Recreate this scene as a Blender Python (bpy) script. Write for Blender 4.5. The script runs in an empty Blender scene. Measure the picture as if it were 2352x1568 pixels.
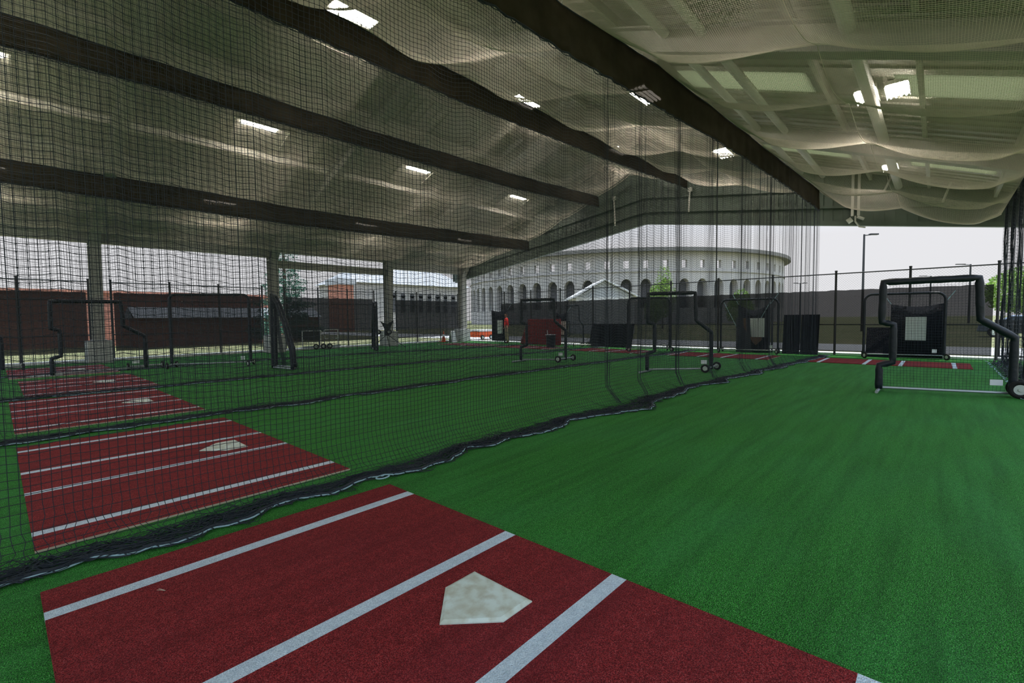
import bpy, bmesh, math, random
import numpy as np
from mathutils import Vector, Matrix
random.seed(7); RNG = np.random.default_rng(7)
S = bpy.context.scene
C = S.collection
PI = math.pi

# ------------------------------------------------------------------ camera
F_PX, YAW, PITCH, ROLL, HCAM = 1079.56, 0.7372, 0.0491, -0.01085, 1.4771
f_ = Vector((math.cos(YAW)*math.cos(PITCH), math.sin(YAW)*math.cos(PITCH), -math.sin(PITCH)))
r_ = Vector((math.sin(YAW), -math.cos(YAW), 0)); u_ = r_.cross(f_)
r2 = r_*math.cos(ROLL) + u_*math.sin(ROLL); u2 = -r_*math.sin(ROLL) + u_*math.cos(ROLL)
cd = bpy.data.cameras.new('camera'); cam = bpy.data.objects.new('camera', cd); C.objects.link(cam)
cd.sensor_width = 36; cd.lens = F_PX/2352*36; cd.clip_start = .05; cd.clip_end = 1000
cam.matrix_world = Matrix(((r2.x, u2.x, -f_.x, 0), (r2.y, u2.y, -f_.y, 0), (r2.z, u2.z, -f_.z, HCAM), (0, 0, 0, 1)))
S.camera = cam

# ------------------------------------------------------------------ world, sun, exposure
S.view_settings.view_transform = 'Standard'; S.view_settings.look = 'None'
S.view_settings.exposure = 0.0; S.view_settings.gamma = 1.0; S.view_settings.use_curve_mapping = False
W = bpy.data.worlds.new('sky'); S.world = W; W.use_nodes = True
wn = W.node_tree.nodes; wl = W.node_tree.links; wn.clear()
wo = wn.new('ShaderNodeOutputWorld'); bg = wn.new('ShaderNodeBackground'); bg.inputs[1].default_value = 1.0
tc = wn.new('ShaderNodeTexCoord'); sp = wn.new('ShaderNodeSeparateXYZ'); cr = wn.new('ShaderNodeValToRGB')
wl.new(tc.outputs['Generated'], sp.inputs[0]); wl.new(sp.outputs['Z'], cr.inputs[0]); wl.new(cr.outputs[0], bg.inputs[0]); wl.new(bg.outputs[0], wo.inputs[0])
e = cr.color_ramp.elements
e[0].position = 0.0; e[0].color = (.80, .80, .82, 1)
e[1].position = 1.0; e[1].color = (2.0, 2.5, 3.2, 1)
k = e.new(.14); k.color = (.81, .81, .84, 1)
k = e.new(.40); k.color = (1.25, 1.45, 1.75, 1)
sd = bpy.data.lights.new('sun', 'SUN'); sd.energy = 4.5; sd.angle = .01; sd.color = (1, .95, .86)
sun = bpy.data.objects.new('sun', sd); C.objects.link(sun)
el, az = math.radians(74), math.radians(-22)
sdir = Vector((math.cos(el)*math.cos(az), math.cos(el)*math.sin(az), math.sin(el)))
sun.rotation_euler = sdir.to_track_quat('Z', 'Y').to_euler()
LAMP_EMIT = 80.0

# ------------------------------------------------------------------ materials
def mat(name, col, rough=.7, metal=0, noise=None, bump=None, spec=.3, var=None, coord='Object', stretch=(1, 1, 1), extra=None):
    m = bpy.data.materials.new(name); m.use_nodes = True
    nt = m.node_tree; n = nt.nodes; l = nt.links
    b = n['Principled BSDF']; b.inputs['Roughness'].default_value = rough; b.inputs['Metallic'].default_value = metal
    b.inputs['Specular IOR Level'].default_value = spec
    b.inputs['Base Color'].default_value = (*col, 1)
    t = n.new('ShaderNodeTexCoord'); mp = n.new('ShaderNodeMapping'); l.new(t.outputs[coord], mp.inputs[0]); mp.inputs['Scale'].default_value = stretch
    if noise:
        sc, col2 = noise
        x = n.new('ShaderNodeTexNoise'); x.inputs['Scale'].default_value = sc; x.inputs['Detail'].default_value = 5
        l.new(mp.outputs[0], x.inputs[0])
        c = n.new('ShaderNodeValToRGB'); c.color_ramp.elements[0].position = .35; c.color_ramp.elements[1].position = .68
        c.color_ramp.elements[0].color = (*col, 1); c.color_ramp.elements[1].color = (*col2, 1)
        l.new(x.outputs['Fac'], c.inputs[0]); l.new(c.outputs[0], b.inputs['Base Color'])
        if var:
            sc3, col3 = var
            y = n.new('ShaderNodeTexNoise'); y.inputs['Scale'].default_value = sc3; y.inputs['Detail'].default_value = 3
            l.new(t.outputs[coord], y.inputs[0])
            r = n.new('ShaderNodeMapRange'); r.inputs[1].default_value = .42; r.inputs[2].default_value = .72
            l.new(y.outputs['Fac'], r.inputs[0])
            mx = n.new('ShaderNodeMix'); mx.data_type = 'RGBA'; l.new(r.outputs[0], mx.inputs['Factor'])
            l.new(c.outputs[0], mx.inputs['A']); mx.inputs['B'].default_value = (*col3, 1); l.new(mx.outputs['Result'], b.inputs['Base Color'])
    if bump:
        x = n.new('ShaderNodeTexNoise'); x.inputs['Scale'].default_value = bump[0]; x.inputs['Detail'].default_value = 3; l.new(mp.outputs[0], x.inputs[0])
        bp = n.new('ShaderNodeBump'); bp.inputs['Strength'].default_value = bump[1]; bp.inputs['Distance'].default_value = bump[2]
        l.new(x.outputs['Fac'], bp.inputs['Height']); l.new(bp.outputs[0], b.inputs['Normal'])
    return m
def cloth(name, col, trans, rough=.9, col2=None, scale=6):
    m = mat(name, col, rough, noise=(scale, col2) if col2 else None, spec=.1)
    n = m.node_tree.nodes; l = m.node_tree.links
    b = n['Principled BSDF']; o = n['Material Output']; t = n.new('ShaderNodeBsdfTransparent'); x = n.new('ShaderNodeMixShader')
    x.inputs[0].default_value = trans; l.new(b.outputs[0], x.inputs[1]); l.new(t.outputs[0], x.inputs[2]); l.new(x.outputs[0], o.inputs[0])
    return m
def emit(name, col, s):
    m = bpy.data.materials.new(name); m.use_nodes = True; n = m.node_tree.nodes; n.clear()
    e = n.new('ShaderNodeEmission'); e.inputs[0].default_value = (*col, 1); e.inputs[1].default_value = s
    o = n.new('ShaderNodeOutputMaterial'); m.node_tree.links.new(e.outputs[0], o.inputs[0]); return m
def turf_mat(name, dark, light, speck, patch):
    m = bpy.data.materials.new(name); m.use_nodes = True; n = m.node_tree.nodes; l = m.node_tree.links
    b = n['Principled BSDF']; b.inputs['Roughness'].default_value = .85; b.inputs['Specular IOR Level'].default_value = .15
    b.inputs['Sheen Weight'].default_value = .04; b.inputs['Sheen Roughness'].default_value = .4; b.inputs['Sheen Tint'].default_value = (*[min(1, v*3.5+.15) for v in light], 1)
    t = n.new('ShaderNodeTexCoord')
    def noise(sc, det, st=(1, 1, 1)):
        mp = n.new('ShaderNodeMapping'); mp.inputs['Scale'].default_value = st; l.new(t.outputs['Object'], mp.inputs[0])
        x = n.new('ShaderNodeTexNoise'); x.inputs['Scale'].default_value = sc; x.inputs['Detail'].default_value = det; l.new(mp.outputs[0], x.inputs[0]); return x
    def ramp(x, a, bb, c0, c1):
        c = n.new('ShaderNodeValToRGB'); c.color_ramp.elements[0].position = a; c.color_ramp.elements[1].position = bb
        c.color_ramp.elements[0].color = (*c0, 1); c.color_ramp.elements[1].color = (*c1, 1); l.new(x.outputs['Fac'], c.inputs[0]); return c
    def mix(f, a, bcol, fac=1):
        mx = n.new('ShaderNodeMix'); mx.data_type = 'RGBA'
        r = n.new('ShaderNodeMath'); r.operation = 'MULTIPLY'; l.new(f.outputs[0], r.inputs[0]); r.inputs[1].default_value = fac
        l.new(r.outputs[0], mx.inputs['Factor']); l.new(a, mx.inputs['A'])
        if isinstance(bcol, tuple): mx.inputs['B'].default_value = (*bcol, 1)
        else: l.new(bcol, mx.inputs['B'])
        return mx.outputs['Result']
    fine = ramp(noise(170, 2), .43, .58, dark, light)
    s2 = ramp(noise(230, 1), .61, .68, (0, 0, 0), (1, 1, 1))
    c = mix(s2, fine.outputs[0], speck)
    p = ramp(noise(1.3, 4, (.5, 1, 1)), .45, .75, (0, 0, 0), (1, 1, 1))
    c = mix(p, c, patch, .38)
    md = ramp(noise(34, 3), .45, .62, (0, 0, 0), (1, 1, 1))
    c = mix(md, c, tuple(v*.8 for v in dark), .30)
    st = ramp(noise(5, 4, (.12, 1.6, 1)), .42, .7, (0, 0, 0), (1, 1, 1))
    c = mix(st, c, tuple(v*.75 for v in dark), .35)
    l.new(c, b.inputs['Base Color'])
    bp = n.new('ShaderNodeBump'); bp.inputs['Strength'].default_value = .8; bp.inputs['Distance'].default_value = .012
    l.new(noise(150, 2).outputs['Fac'], bp.inputs['Height']); l.new(bp.outputs[0], b.inputs['Normal'])
    return m
M = {}
M['turf'] = turf_mat('artificial_turf', (.002, .034, .003), (.034, .30, .026), (.26, .58, .24), (.05, .26, .075))
M['red'] = turf_mat('red_turf', (.085, .005, .007), (.30, .026, .028), (.42, .10, .10), (.16, .022, .034))
M['white_turf'] = turf_mat('white_turf_line', (.44, .56, .66), (.68, .80, .88), (.85, .92, .95), (.55, .66, .76))
M['mat_back'] = mat('mat_backing', (.55, .48, .36), .8)
M['plate'] = mat('plate_rubber', (.62, .73, .69), .5, noise=(9, (.52, .58, .50)), var=(17, (.44, .46, .37)))
M['grass'] = mat('outdoor_grass', (.10, .13, .045), .9, noise=(3, (.20, .20, .09)), var=(.4, (.22, .20, .10)))
M['concrete'] = mat('concrete', (.42, .43, .42), .85, noise=(5, (.56, .57, .56)), bump=(40, .3, .01))
M['curb'] = mat('kerb_concrete', (.6, .6, .6), .85, noise=(8, (.72, .72, .72)))
M['black'] = mat('black_twine', (.018, .027, .038), .6, spec=.3)
M['white_net'] = mat('pale_twine', (.74, .68, .60), .7)
M['rope'] = mat('lead_rope', (.30, .46, .52), .7)
M['band'] = cloth('brown_canvas', (.032, .027, .019), .05, col2=(.052, .043, .029), scale=3)
M['screen'] = cloth('windscreen_mesh', (.018, .018, .022), .07, col2=(.034, .033, .036), scale=2)
M['canvas'] = cloth('black_canvas', (.012, .015, .022), .06)
M['vinyl'] = mat('padded_vinyl', (.009, .015, .023), .42, bump=(14, .35, .02), spec=.38)
M['steel'] = mat('galvanised_steel', (.42, .45, .48), .4, .7)
M['post'] = mat('black_post', (.02, .022, .026), .45, spec=.5)
M['paint'] = mat('grey_green_paint', (.34, .34, .31), .5, noise=(1.5, (.40, .40, .37)), spec=.4)
M['paint_w'] = mat('white_pipe_paint', (.72, .71, .68), .45, spec=.4)
M['deck'] = mat('roof_deck', (.46, .45, .40), .6, noise=(2, (.54, .53, .47)))
M['siding'] = mat('metal_siding', (.12, .15, .13), .5, spec=.4, noise=(1.2, (.15, .19, .165)))
M['rubber'] = mat('tyre_rubber', (.012, .012, .012), .8)
M['hub'] = mat('wheel_hub', (.55, .6, .56), .5, .2)
M['label'] = mat('white_label', (.75, .78, .82), .6)
M['tgt'] = mat('target_white', (.62, .70, .68), .7)
M['lamp'] = emit('lamp_tube', (1, .90, .77), LAMP_EMIT)
M['housing'] = mat('fixture_housing', (.65, .65, .6), .4, .3)
M['brick'] = mat('far_brick', (.40, .17, .12), .9, noise=(6, (.52, .24, .17)))
M['roof_grey'] = mat('far_roof', (.45, .47, .5), .7)
M['stone'] = mat('stadium_concrete', (.42, .41, .41), .9, noise=(.3, (.52, .49, .47)), var=(.08, (.46, .44, .43)))
M['cornice'] = mat('shaded_cornice_stone', (.20, .19, .18), .9)  # wall stone darkened; shade on the cornice is put into the colour
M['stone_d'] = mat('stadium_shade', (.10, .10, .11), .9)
M['pale'] = mat('pale_wall', (.7, .7, .7), .8)
M['leaf_d'] = mat('pine_needles', (.05, .14, .10), .8, noise=(3, (.12, .26, .18)))
M['leaf_l'] = mat('bright_leaves', (.14, .28, .04), .8, noise=(2, (.32, .46, .10)))
M['bark'] = mat('bark', (.10, .07, .05), .9)
M['redpad'] = mat('red_vinyl_pad', (.16, .012, .014), .6, noise=(3, (.22, .02, .02)))
M['car'] = mat('car_paint', (.35, .42, .55), .25, .2, spec=.6)
M['glass'] = mat('car_glass', (.05, .07, .09), .1, spec=.8)
M['orange'] = mat('orange_plastic', (.8, .12, .03), .5)
M['skin'] = mat('skin', (.45, .25, .18), .6)
M['shirt'] = mat('red_shirt', (.9, .04, .035), .8)
M['khaki'] = mat('khaki_cloth', (.38, .33, .22), .9)
M['hair'] = mat('dark_hair', (.03, .02, .015), .8)
M['brown'] = mat('brown_leather', (.10, .055, .03), .8)
sk = cloth('skylight_plastic', (.85, .88, .82), .0)
nt = sk.node_tree; tl = nt.nodes.new('ShaderNodeBsdfTranslucent'); tl.inputs[0].default_value = (.30, .31, .22, 1)
for x in list(nt.links):
    if x.to_node.type == 'MIX_SHADER' and x.from_node.type == 'BSDF_PRINCIPLED': nt.links.remove(x)
mxn = [n for n in nt.nodes if n.type == 'MIX_SHADER'][0]; nt.links.new(tl.outputs[0], mxn.inputs[1]); M['skylight'] = sk

# ------------------------------------------------------------------ helpers
def link_mesh(name, V, F, m, parent=None, smooth=False, mats=None, fm=None):
    me = bpy.data.meshes.new(name)
    if isinstance(V, np.ndarray):
        V = V.reshape(-1, 3); F = np.asarray(F)
        me.vertices.add(len(V)); me.vertices.foreach_set('co', V.astype(np.float32).ravel())
        n = F.shape[1]; me.loops.add(F.size); me.loops.foreach_set('vertex_index', F.astype(np.int32).ravel())
        me.polygons.add(len(F)); me.polygons.foreach_set('loop_start', (np.arange(len(F))*n).astype(np.int32))
        me.update(calc_edges=True)
    else:
        me.from_pydata(V, [], F)
    for mm in (mats or [m]): me.materials.append(mm)
    if fm: me.polygons.foreach_set('material_index', fm)
    if smooth: me.polygons.foreach_set('use_smooth', [True]*len(me.polygons))
    me.update()
    o = bpy.data.objects.new(name, me); C.objects.link(o)
    if parent: o.parent = parent
    return o
class MB:
    def __init__(s): s.V = []; s.F = []; s.mi = []; s.cur = 0
    def add(s, V, F):
        b = len(s.V); s.V += [tuple(v) for v in V]; s.F += [tuple(i+b for i in f) for f in F]; s.mi += [s.cur]*len(F); return s
    def box(s, a, b):
        x0, y0, z0 = a; x1, y1, z1 = b
        return s.add([(x0, y0, z0), (x1, y0, z0), (x1, y1, z0), (x0, y1, z0), (x0, y0, z1), (x1, y0, z1), (x1, y1, z1), (x0, y1, z1)],
                     [(3, 2, 1, 0), (4, 5, 6, 7), (0, 1, 5, 4), (1, 2, 6, 5), (2, 3, 7, 6), (3, 0, 4, 7)])
    def tube(s, P, r, n=8, cap=True):
        P = [Vector(p) for p in P]; rs = r if isinstance(r, (list, tuple)) else [r]*len(P)
        rings = []; ref = None
        for i, p in enumerate(P):
            t = (P[min(i+1, len(P)-1)]-P[max(i-1, 0)]).normalized()
            if ref is None: ref = Vector((0, 0, 1)) if abs(t.z) < .9 else Vector((1, 0, 0))
            a = t.cross(ref).normalized(); b = a.cross(t).normalized(); ref = b
            rings.append([p+(a*math.cos(2*PI*k/n)+b*math.sin(2*PI*k/n))*rs[i] for k in range(n)])
        V = [v for R in rings for v in R]; F = []
        for i in range(len(P)-1):
            for k in range(n): F.append((i*n+k, i*n+(k+1) % n, (i+1)*n+(k+1) % n, (i+1)*n+k))
        if cap: F.append(tuple(range(n))[::-1]); F.append(tuple((len(P)-1)*n+k for k in range(n)))
        return s.add(V, F)
    def prism(s, poly, axis, a, b):   # poly in the two other axes (order x,y,z without axis)
        n = len(poly); V = []
        for w in (a, b):
            for p, q in poly:
                V.append({'x': (w, p, q), 'y': (p, w, q), 'z': (p, q, w)}[axis])
        F = [tuple(range(n))[::-1], tuple(range(n, 2*n))]+[(i, (i+1) % n, n+(i+1) % n, n+i) for i in range(n)]
        return s.add(V, F)
    def cyl(s, c, r, h, axis=(0, 0, 1), n=20, r2=None):
        a = Vector(axis).normalized()*h/2; c = Vector(c); return s.tube([c-a, c+a], [r, r if r2 is None else r2], n)
    def build(s, name, m, parent=None, smooth=False):
        ms = m if isinstance(m, list) else [m]
        o = link_mesh(name, s.V, s.F, None, parent, smooth, mats=ms, fm=s.mi)
        bm = bmesh.new(); bm.from_mesh(o.data); bmesh.ops.recalc_face_normals(bm, faces=bm.faces); bm.to_mesh(o.data); bm.free()
        return o
def bevel(o, w, seg=2):
    b = o.modifiers.new('bevel', 'BEVEL'); b.width = w; b.segments = seg; b.limit_method = 'ANGLE'; return o
def tag(o, label=None, cat=None, group=None, kind=None):
    if label: o['label'] = label
    if cat: o['category'] = cat
    if group: o['group'] = group
    if kind: o['kind'] = kind
    return o
def thing(name, label, cat, loc=(0, 0, 0), rz=0, group=None):
    o = bpy.data.objects.new(name, None); C.objects.link(o); o.empty_display_size = .2
    o.location = loc; o.rotation_euler = (0, 0, rz); return tag(o, label, cat, group)
def struct(o): return tag(o, kind='structure')
def copy_tree(o, parent=None):
    c = o.copy(); C.objects.link(c)
    if parent: c.parent = parent
    for ch in list(o.children): copy_tree(ch, c)
    return c
def strands(P, r, ref, n=3):
    """P (N,M,3) polylines -> prism tubes"""
    P = np.asarray(P, float); N, Mm = P.shape[:2]
    t = np.gradient(P, axis=1); t /= np.linalg.norm(t, axis=2, keepdims=True)+1e-12
    ref = np.broadcast_to(np.asarray(ref, float), P.shape)
    a = np.cross(t, ref); a /= np.linalg.norm(a, axis=2, keepdims=True)+1e-12
    b = np.cross(a, t)
    ang = 2*PI*np.arange(n)/n
    V = P[:, :, None, :]+r*(a[:, :, None, :]*np.cos(ang)[None, None, :, None]+b[:, :, None, :]*np.sin(ang)[None, None, :, None])
    i = (np.arange(N)[:, None, None]*Mm+np.arange(Mm-1)[None, :, None])*n+np.arange(n)[None, None, :]
    k1 = (np.arange(n)+1) % n-np.arange(n)
    j = i+k1[None, None, :]
    F = np.stack([i, j, j+n, i+n], -1).reshape(-1, 4)
    return V.reshape(-1, 3), F
def join(parts):
    V = []; F = []; b = 0
    for v, f in parts: V.append(v); F.append(f+b); b += len(v)
    return np.concatenate(V), np.concatenate(F)
def smooth_noise(x, seed, wl, octs=3):
    rs = np.random.default_rng(seed); y = np.zeros_like(x, dtype=float); a = 1.
    for o in range(octs):
        ph = rs.uniform(0, 2*PI, 4); fr = rs.uniform(.7, 1.35, 4)/wl*(1.9**o)
        for p, q in zip(ph, fr): y += a*.5*np.sin(2*PI*q*x+p)/1.4
        a *= .55
    return y

# ------------------------------------------------------------------ setting
X0, XE = -7., 21.0           # building length
RIDGE_Y = 10.8
def roof(Y): return 9.75-.37*abs(Y-RIDGE_Y)
struct(MB().box((-14, -2.2, -.25), (XE+.15, 23.75, 0)).build('floor', M['turf']))
struct(MB().box((-120, -220, -.4), (420, 260, -.08)).build('ground', M['grass']))
struct(MB().box((-8, 23.75, -.3), (XE+.9, 24.45, .07)).build('trim_1', M['curb']))
struct(MB().box((XE+.15, -8, -.3), (XE+.85, 23.75, .06)).build('trim_2', M['curb']))
# roof deck with seams running down the slope, cut round the skylight strips
sky_x = [(-.6, .5), (5.55, 6.7), (11.7, 12.9), (17.9, 19.1)]
mb = MB(); sb = MB()
xs = [X0]
for a, b in sky_x: xs += [a, b]
xs.append(XE+.4)
for side in (-1, 1):
    yb = -2.5 if side < 0 else 24.1
    for i in range(len(xs)-1):
        cuts = [(RIDGE_Y, 5.6, mb), (5.6, 2.2, sb), (2.2, .75, mb), (.75, -1.1, sb), (-1.1, yb, mb)] if i % 2 and side < 0 else [(RIDGE_Y, yb, mb)]
        for ya, yc, tgt in cuts: tgt.prism([(ya, roof(ya)), (yc, roof(yc)), (yc, roof(yc)+.08), (ya, roof(ya)+.08)], 'x', xs[i], xs[i+1])
x = X0+.3
while x < XE+.3:
    if not any(a-.05 < x < b for a, b in sky_x):
        for yb in (-2.5, 24.1): mb.prism([(RIDGE_Y, roof(RIDGE_Y)+.001), (yb, roof(yb)+.001), (yb, roof(yb)-.045), (RIDGE_Y, roof(RIDGE_Y)-.045)], 'x', x, x+.05)
    x += .4
ceil = mb.build('ceiling', M['deck']); struct(ceil)
sb.build('skylight_panel', M['skylight'], ceil)
# purlins along X
mb = MB()
for y in np.arange(-1.2, 23.5, 1.55): mb.box((X0, y-.04, roof(y)-.26), (XE, y+.04, roof(y)-.05))
mb.build('purlin', M['deck'], ceil)
# gable end wall with shallow gabled opening
AP = (10.4, 5.86)
mb = MB()
open_line = [(24.1, 4.02), AP, (-2.3, 4.08)]
ys = np.arange(-2.3, 24.1, .3)
def open_z(y): return AP[1]-(y-AP[0])*(AP[1]-4.02)/(24.1-AP[0]) if y > AP[0] else AP[1]-(AP[0]-y)*(AP[1]-4.1)/(AP[0]+2.3)
for i, y in enumerate(ys):     # ribbed siding panels
    y1 = y+.3; xx = XE+.02
    for a, b, d in ((y, y+.2, 0), (y+.2, y1, .035)):
        mb.prism([(a, open_z(a)), (b, open_z(b)), (b, roof(b)), (a, roof(a))], 'x', xx-d, xx+.06)
struct(mb.build('wall_back', M['siding']))
mb = MB()
mb.prism([(24.1, open_z(24.1)-.12), AP, (-2.3, open_z(-2.3)-.12), (-2.3, open_z(-2.3)+.03), (AP[0], AP[1]+.2), (24.1, open_z(24.1)+.03)], 'x', XE-.08, XE+.1)
for zo in (.55, 1.2): mb.prism([(21, open_z(21)+zo), (AP[0], AP[1]+zo), (0, open_z(0)+zo), (0, open_z(0)+zo+.1), (AP[0], AP[1]+zo+.1), (21, open_z(21)+zo+.1)], 'x', XE-.12, XE)
struct(mb.build('trim_3', M['siding']))
# eave panels (left long side)
def eave(n, x0, x1, z0, y=23.1):
    mb = MB(); mb.box((x0, y, z0), (x1, y+.25, z0+.34)); mb.box((x0, y+.1, 4.86), (x1, y+.2, roof(y)-.02)); mb.box((x0, y-.05, 4.70), (x1, y+.2, 4.82))
    if z0 > 4.2: mb.box((x0, y+.05, z0+.3), (x1, y+.15, 4.78))
    struct(mb.build(n, M['paint']))
eave('trim_4', X0, 8.8, 4.42); eave('trim_5', 8.8, 15.0, 3.98); eave('trim_6', 15.0, XE, 4.36)
mb = MB(); mb.box((X0, -1.9, 4.15), (XE, -1.7, roof(-1.8)))
struct(mb.build('trim_7', M['paint']))

# columns and rafters
cols = [(2.6, 'nearest the left edge'), (8.85, 'second from the left edge'), (15.05, 'behind the pitching machine'), (20.6, 'at the far corner')]
for i, (x, txt) in enumerate(cols):
    t = thing('steel_column', 'grey steel column on concrete block, '+txt, 'column', (x, 23.1, 0), group='columns of the far long side')
    mb = MB(); mb.box((-.36, -.38, 0), (.36, .38, .82)); bevel(mb.build('concrete_pedestal', M['concrete'], t), .02)
    mb = MB()   # I-section, flanges taper out towards the haunch
    prof = lambda yy: [(-.17, .82), (-.30, 4.3), (-.95, roof(23.1-.95)-.35), (.18, roof(23.3)-.15), (.18, .82)]
    mb.prism([(p, q) for p, q in prof(0)], 'x', -.012, .012)
    for (a, b) in (((-.17, .82), (-.30, 4.3)), ((-.30, 4.3), (-.95, roof(22.15)-.35)), ((.18, .82), (.18, roof(23.3)-.15))):
        mb.prism([(a[0]-.012, a[1]), (b[0]-.012, b[1]), (b[0]+.012, b[1]), (a[0]+.012, a[1])], 'x', -.17, .17)
    mb.box((-.17, -.3, 4.28), (.17, .18, 4.31)); mb.build('post', M['paint'], t)
    MB().box((-.22, -.26, .82), (.22, .26, .85)).build('base_plate', M['steel'], t)
for x, txt in zip((2.6, 8.85, 15.05), ('nearest bay', 'middle of the roof', 'farthest bay before the end wall')):
    t = thing('rafter', 'pale painted steel rafter spanning under the roof, '+txt, 'beam', (x, RIDGE_Y, 0), group='roof rafters')
    for nm, sg, w in (('left', 1, 11.6), ('right', -1, 12.6)):
        top = roof(RIDGE_Y)-.27
        mb = MB(); A = (0, top); B = (sg*w, roof(RIDGE_Y+sg*w)-.27); lo = (0, top-.42); lo2 = (sg*w, B[1]-.5)
        mb.prism([A, B, lo2, lo], 'x', -.012, .012)
        mb.prism([(0, A[1]), (sg*w, B[1]), (sg*w, B[1]-.03), (0, A[1]-.03)], 'x', -.15, .15)
        mb.prism([(0, lo[1]), (sg*w, lo2[1]), (sg*w, lo2[1]-.03), (0, lo[1]-.03)], 'x', -.15, .15)
        mb.build('beam_half', M['paint'], t)
# long pipes under the right slope
for y, z, r, txt in ((4.0, 6.86, .085, 'highest of the three'), (3.3, 6.6, .085, 'middle one of the three'), (1.12, 5.8, .11, 'thickest and lowest')):
    o = MB().tube([(X0, y, z), (20.8, y, z)], r, 14).build('roof_pipe', M['paint_w'], smooth=False)
    tag(o, 'long white pipe under the right roof slope, '+txt, 'pipe', 'pipes under the right roof slope')
# short struts from the end wall
for k, (p, q, txt) in enumerate((((20.9, 12.06, 7.36), (20.4, 11.7, 5.9), 'below the third brown band'), ((20.9, 8.27, 7.07), (20.4, 8.13, 6.0), 'below the second brown band'),
      ((20.9, 1.3, 6.26), (20.3, 1.46, 5.63), 'over the near lane ceiling net'), ((20.9, -.23, 5.87), (20.3, 0, 5.0), 'rightmost one'), ((20.9, 4.24, 7.2), (20.9, 4.24, 6.6), 'shortest, by the nearest brown band'))):
    mb = MB(); mb.tube([p, q], .035, 6); mb.box((p[0]-.02, p[1]-.09, p[2]-.09), (p[0]+.06, p[1]+.09, p[2]+.09))
    tag(mb.build('brace_strut', M['paint_w']), 'short white strut on the end wall, '+txt, 'strut', 'brace struts at the end wall')
t = thing('hanging_flood_light', 'white twin conduit drop with a small flood light above the end opening', 'light', (20.85, 2.3, 4.8))
mb = MB(); mb.box((-.04, .05, .2), (.04, .13, 1.7)); mb.box((-.04, -.13, .2), (.04, -.05, 1.7)); mb.build('conduit', M['paint_w'], t)
mb = MB(); mb.cyl((-.05, .16, .05), .09, .16, (0, .8, -.5)); mb.cyl((-.05, -.16, .1), .05, .22, (0, 1, .6)); mb.tube([(0, 0, .2), (0, 0, 0), (0, -.12, -.2), (0, -.3, -.25)], .025, 6); mb.build('lamp_head', M['paint_w'], t)

# ------------------------------------------------------------------ light fixtures
def fixture():
    t = thing('ceiling_light', '', 'light')
    mb = MB(); mb.box((-.62, -.3, .03), (.62, .3, .12)); mb.prism([(-.3, .03), (-.33, -.03), (-.31, -.03), (-.28, .03)], 'x', -.62, .62); mb.prism([(.3, .03), (.33, -.03), (.31, -.03), (.28, .03)], 'x', -.62, .62)
    mb.build('housing', M['housing'], t)
    for k in range(4): MB().tube([(-.58, -.2025+k*.135, .012), (.58, -.2025+k*.135, .012)], .03, 8).build('fluorescent_tube', M['lamp'], t)
    for sx in (-.5, .5): MB().tube([(sx, 0, .1), (sx, 0, .7)], .006, 4).build('suspension_wire', M['steel'], t)
    return t
fx0 = fixture(); first = True
rowtxt = {10.35: ('below the ridge, above the second brown band', 8.62), 16.2: ('between the third and fourth brown bands', 7.7), 20.4: ('beyond the farthest brown band', 6.02), 6.05: ('just behind the nearest brown band', 7.5), 1.2: ('over the near lane on the right', 5.92)}
postxt = {-.1: 'closest to the left edge', 6.0: 'first one fully in view', 12.2: 'middle one', 18.5: 'farthest one'}
for Y, (rt, z) in rowtxt.items():
    for X, pt in postxt.items():
        o = fx0 if first else copy_tree(fx0); first = False
        o.location = (X, Y, z+.0); o.scale = (.6, .6, .8) if Y == 1.2 else (.9, .8, 1); o['label'] = 'ceiling light %s, %s' % (rt, pt); o['group'] = 'rectangular ceiling lights'
o = copy_tree(fx0); o.scale = (.6, .6, .8); o.location = (12.3, .72, 5.92); o['label'] = 'extra ceiling light close beside the large white pipe on the right'

# ------------------------------------------------------------------ batting mats and plates
LN = [.317, 1.458, 2.288, 3.424]
def batting_mat(x0, x1, yf, label, w=3.775, rz=0):
    cx, cy = (x0+x1)/2, yf-w/2
    t = thing('batting_mat', label, 'mat', (cx, cy, 0), rz, 'red batting mats')
    L = (x1-x0)/2; mb = MB(); e = []
    y = w/2; cuts = [w/2]
    for l in LN: cuts += [w/2-l+.046, w/2-l-.046]
    cuts.append(-w/2)
    h = .016
    for i in range(len(cuts)-1):
        mb.cur = 1 if i % 2 else 0
        a, b = cuts[i], cuts[i+1]; mb.add([(-L, a, h), (L, a, h), (L, b, h), (-L, b, h)], [(0, 1, 2, 3)])
        mb.add([(-L, a, h), (-L, b, h), (-L, b, .001), (-L, a, .001)], [(0, 1, 2, 3)]); mb.add([(L, a, h), (L, b, h), (L, b, .001), (L, a, .001)], [(0, 1, 2, 3)])
    mb.cur = 0
    mb.add([(-L, w/2, h), (L, w/2, h), (L, w/2, .001), (-L, w/2, .001)], [(0, 1, 2, 3)])
    mb.cur = 2; mb.add([(-L, -w/2, h), (L, -w/2, h), (L, -w/2, .001), (-L, -w/2, .001)], [(0, 1, 2, 3)])
    mb.build('striped_turf', [M['red'], M['white_turf'], M['mat_back']], t)
    return t
near = [(.107, 2.308, 3.587), (.114, 2.301, 8.04), (.126, 2.326, 12.84), (.350, 2.557, 17.231), (.2, 2.5, 21.95)]
nt_ = ['nearest one, in the open foreground', 'just behind the nearest black divider net', 'behind the second divider net', 'behind the third divider net', 'farthest, behind the fourth divider net']
for (a, b, y), tx in zip(near, nt_): batting_mat(a, b, y, 'red batting mat with white lines, '+tx)
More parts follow.
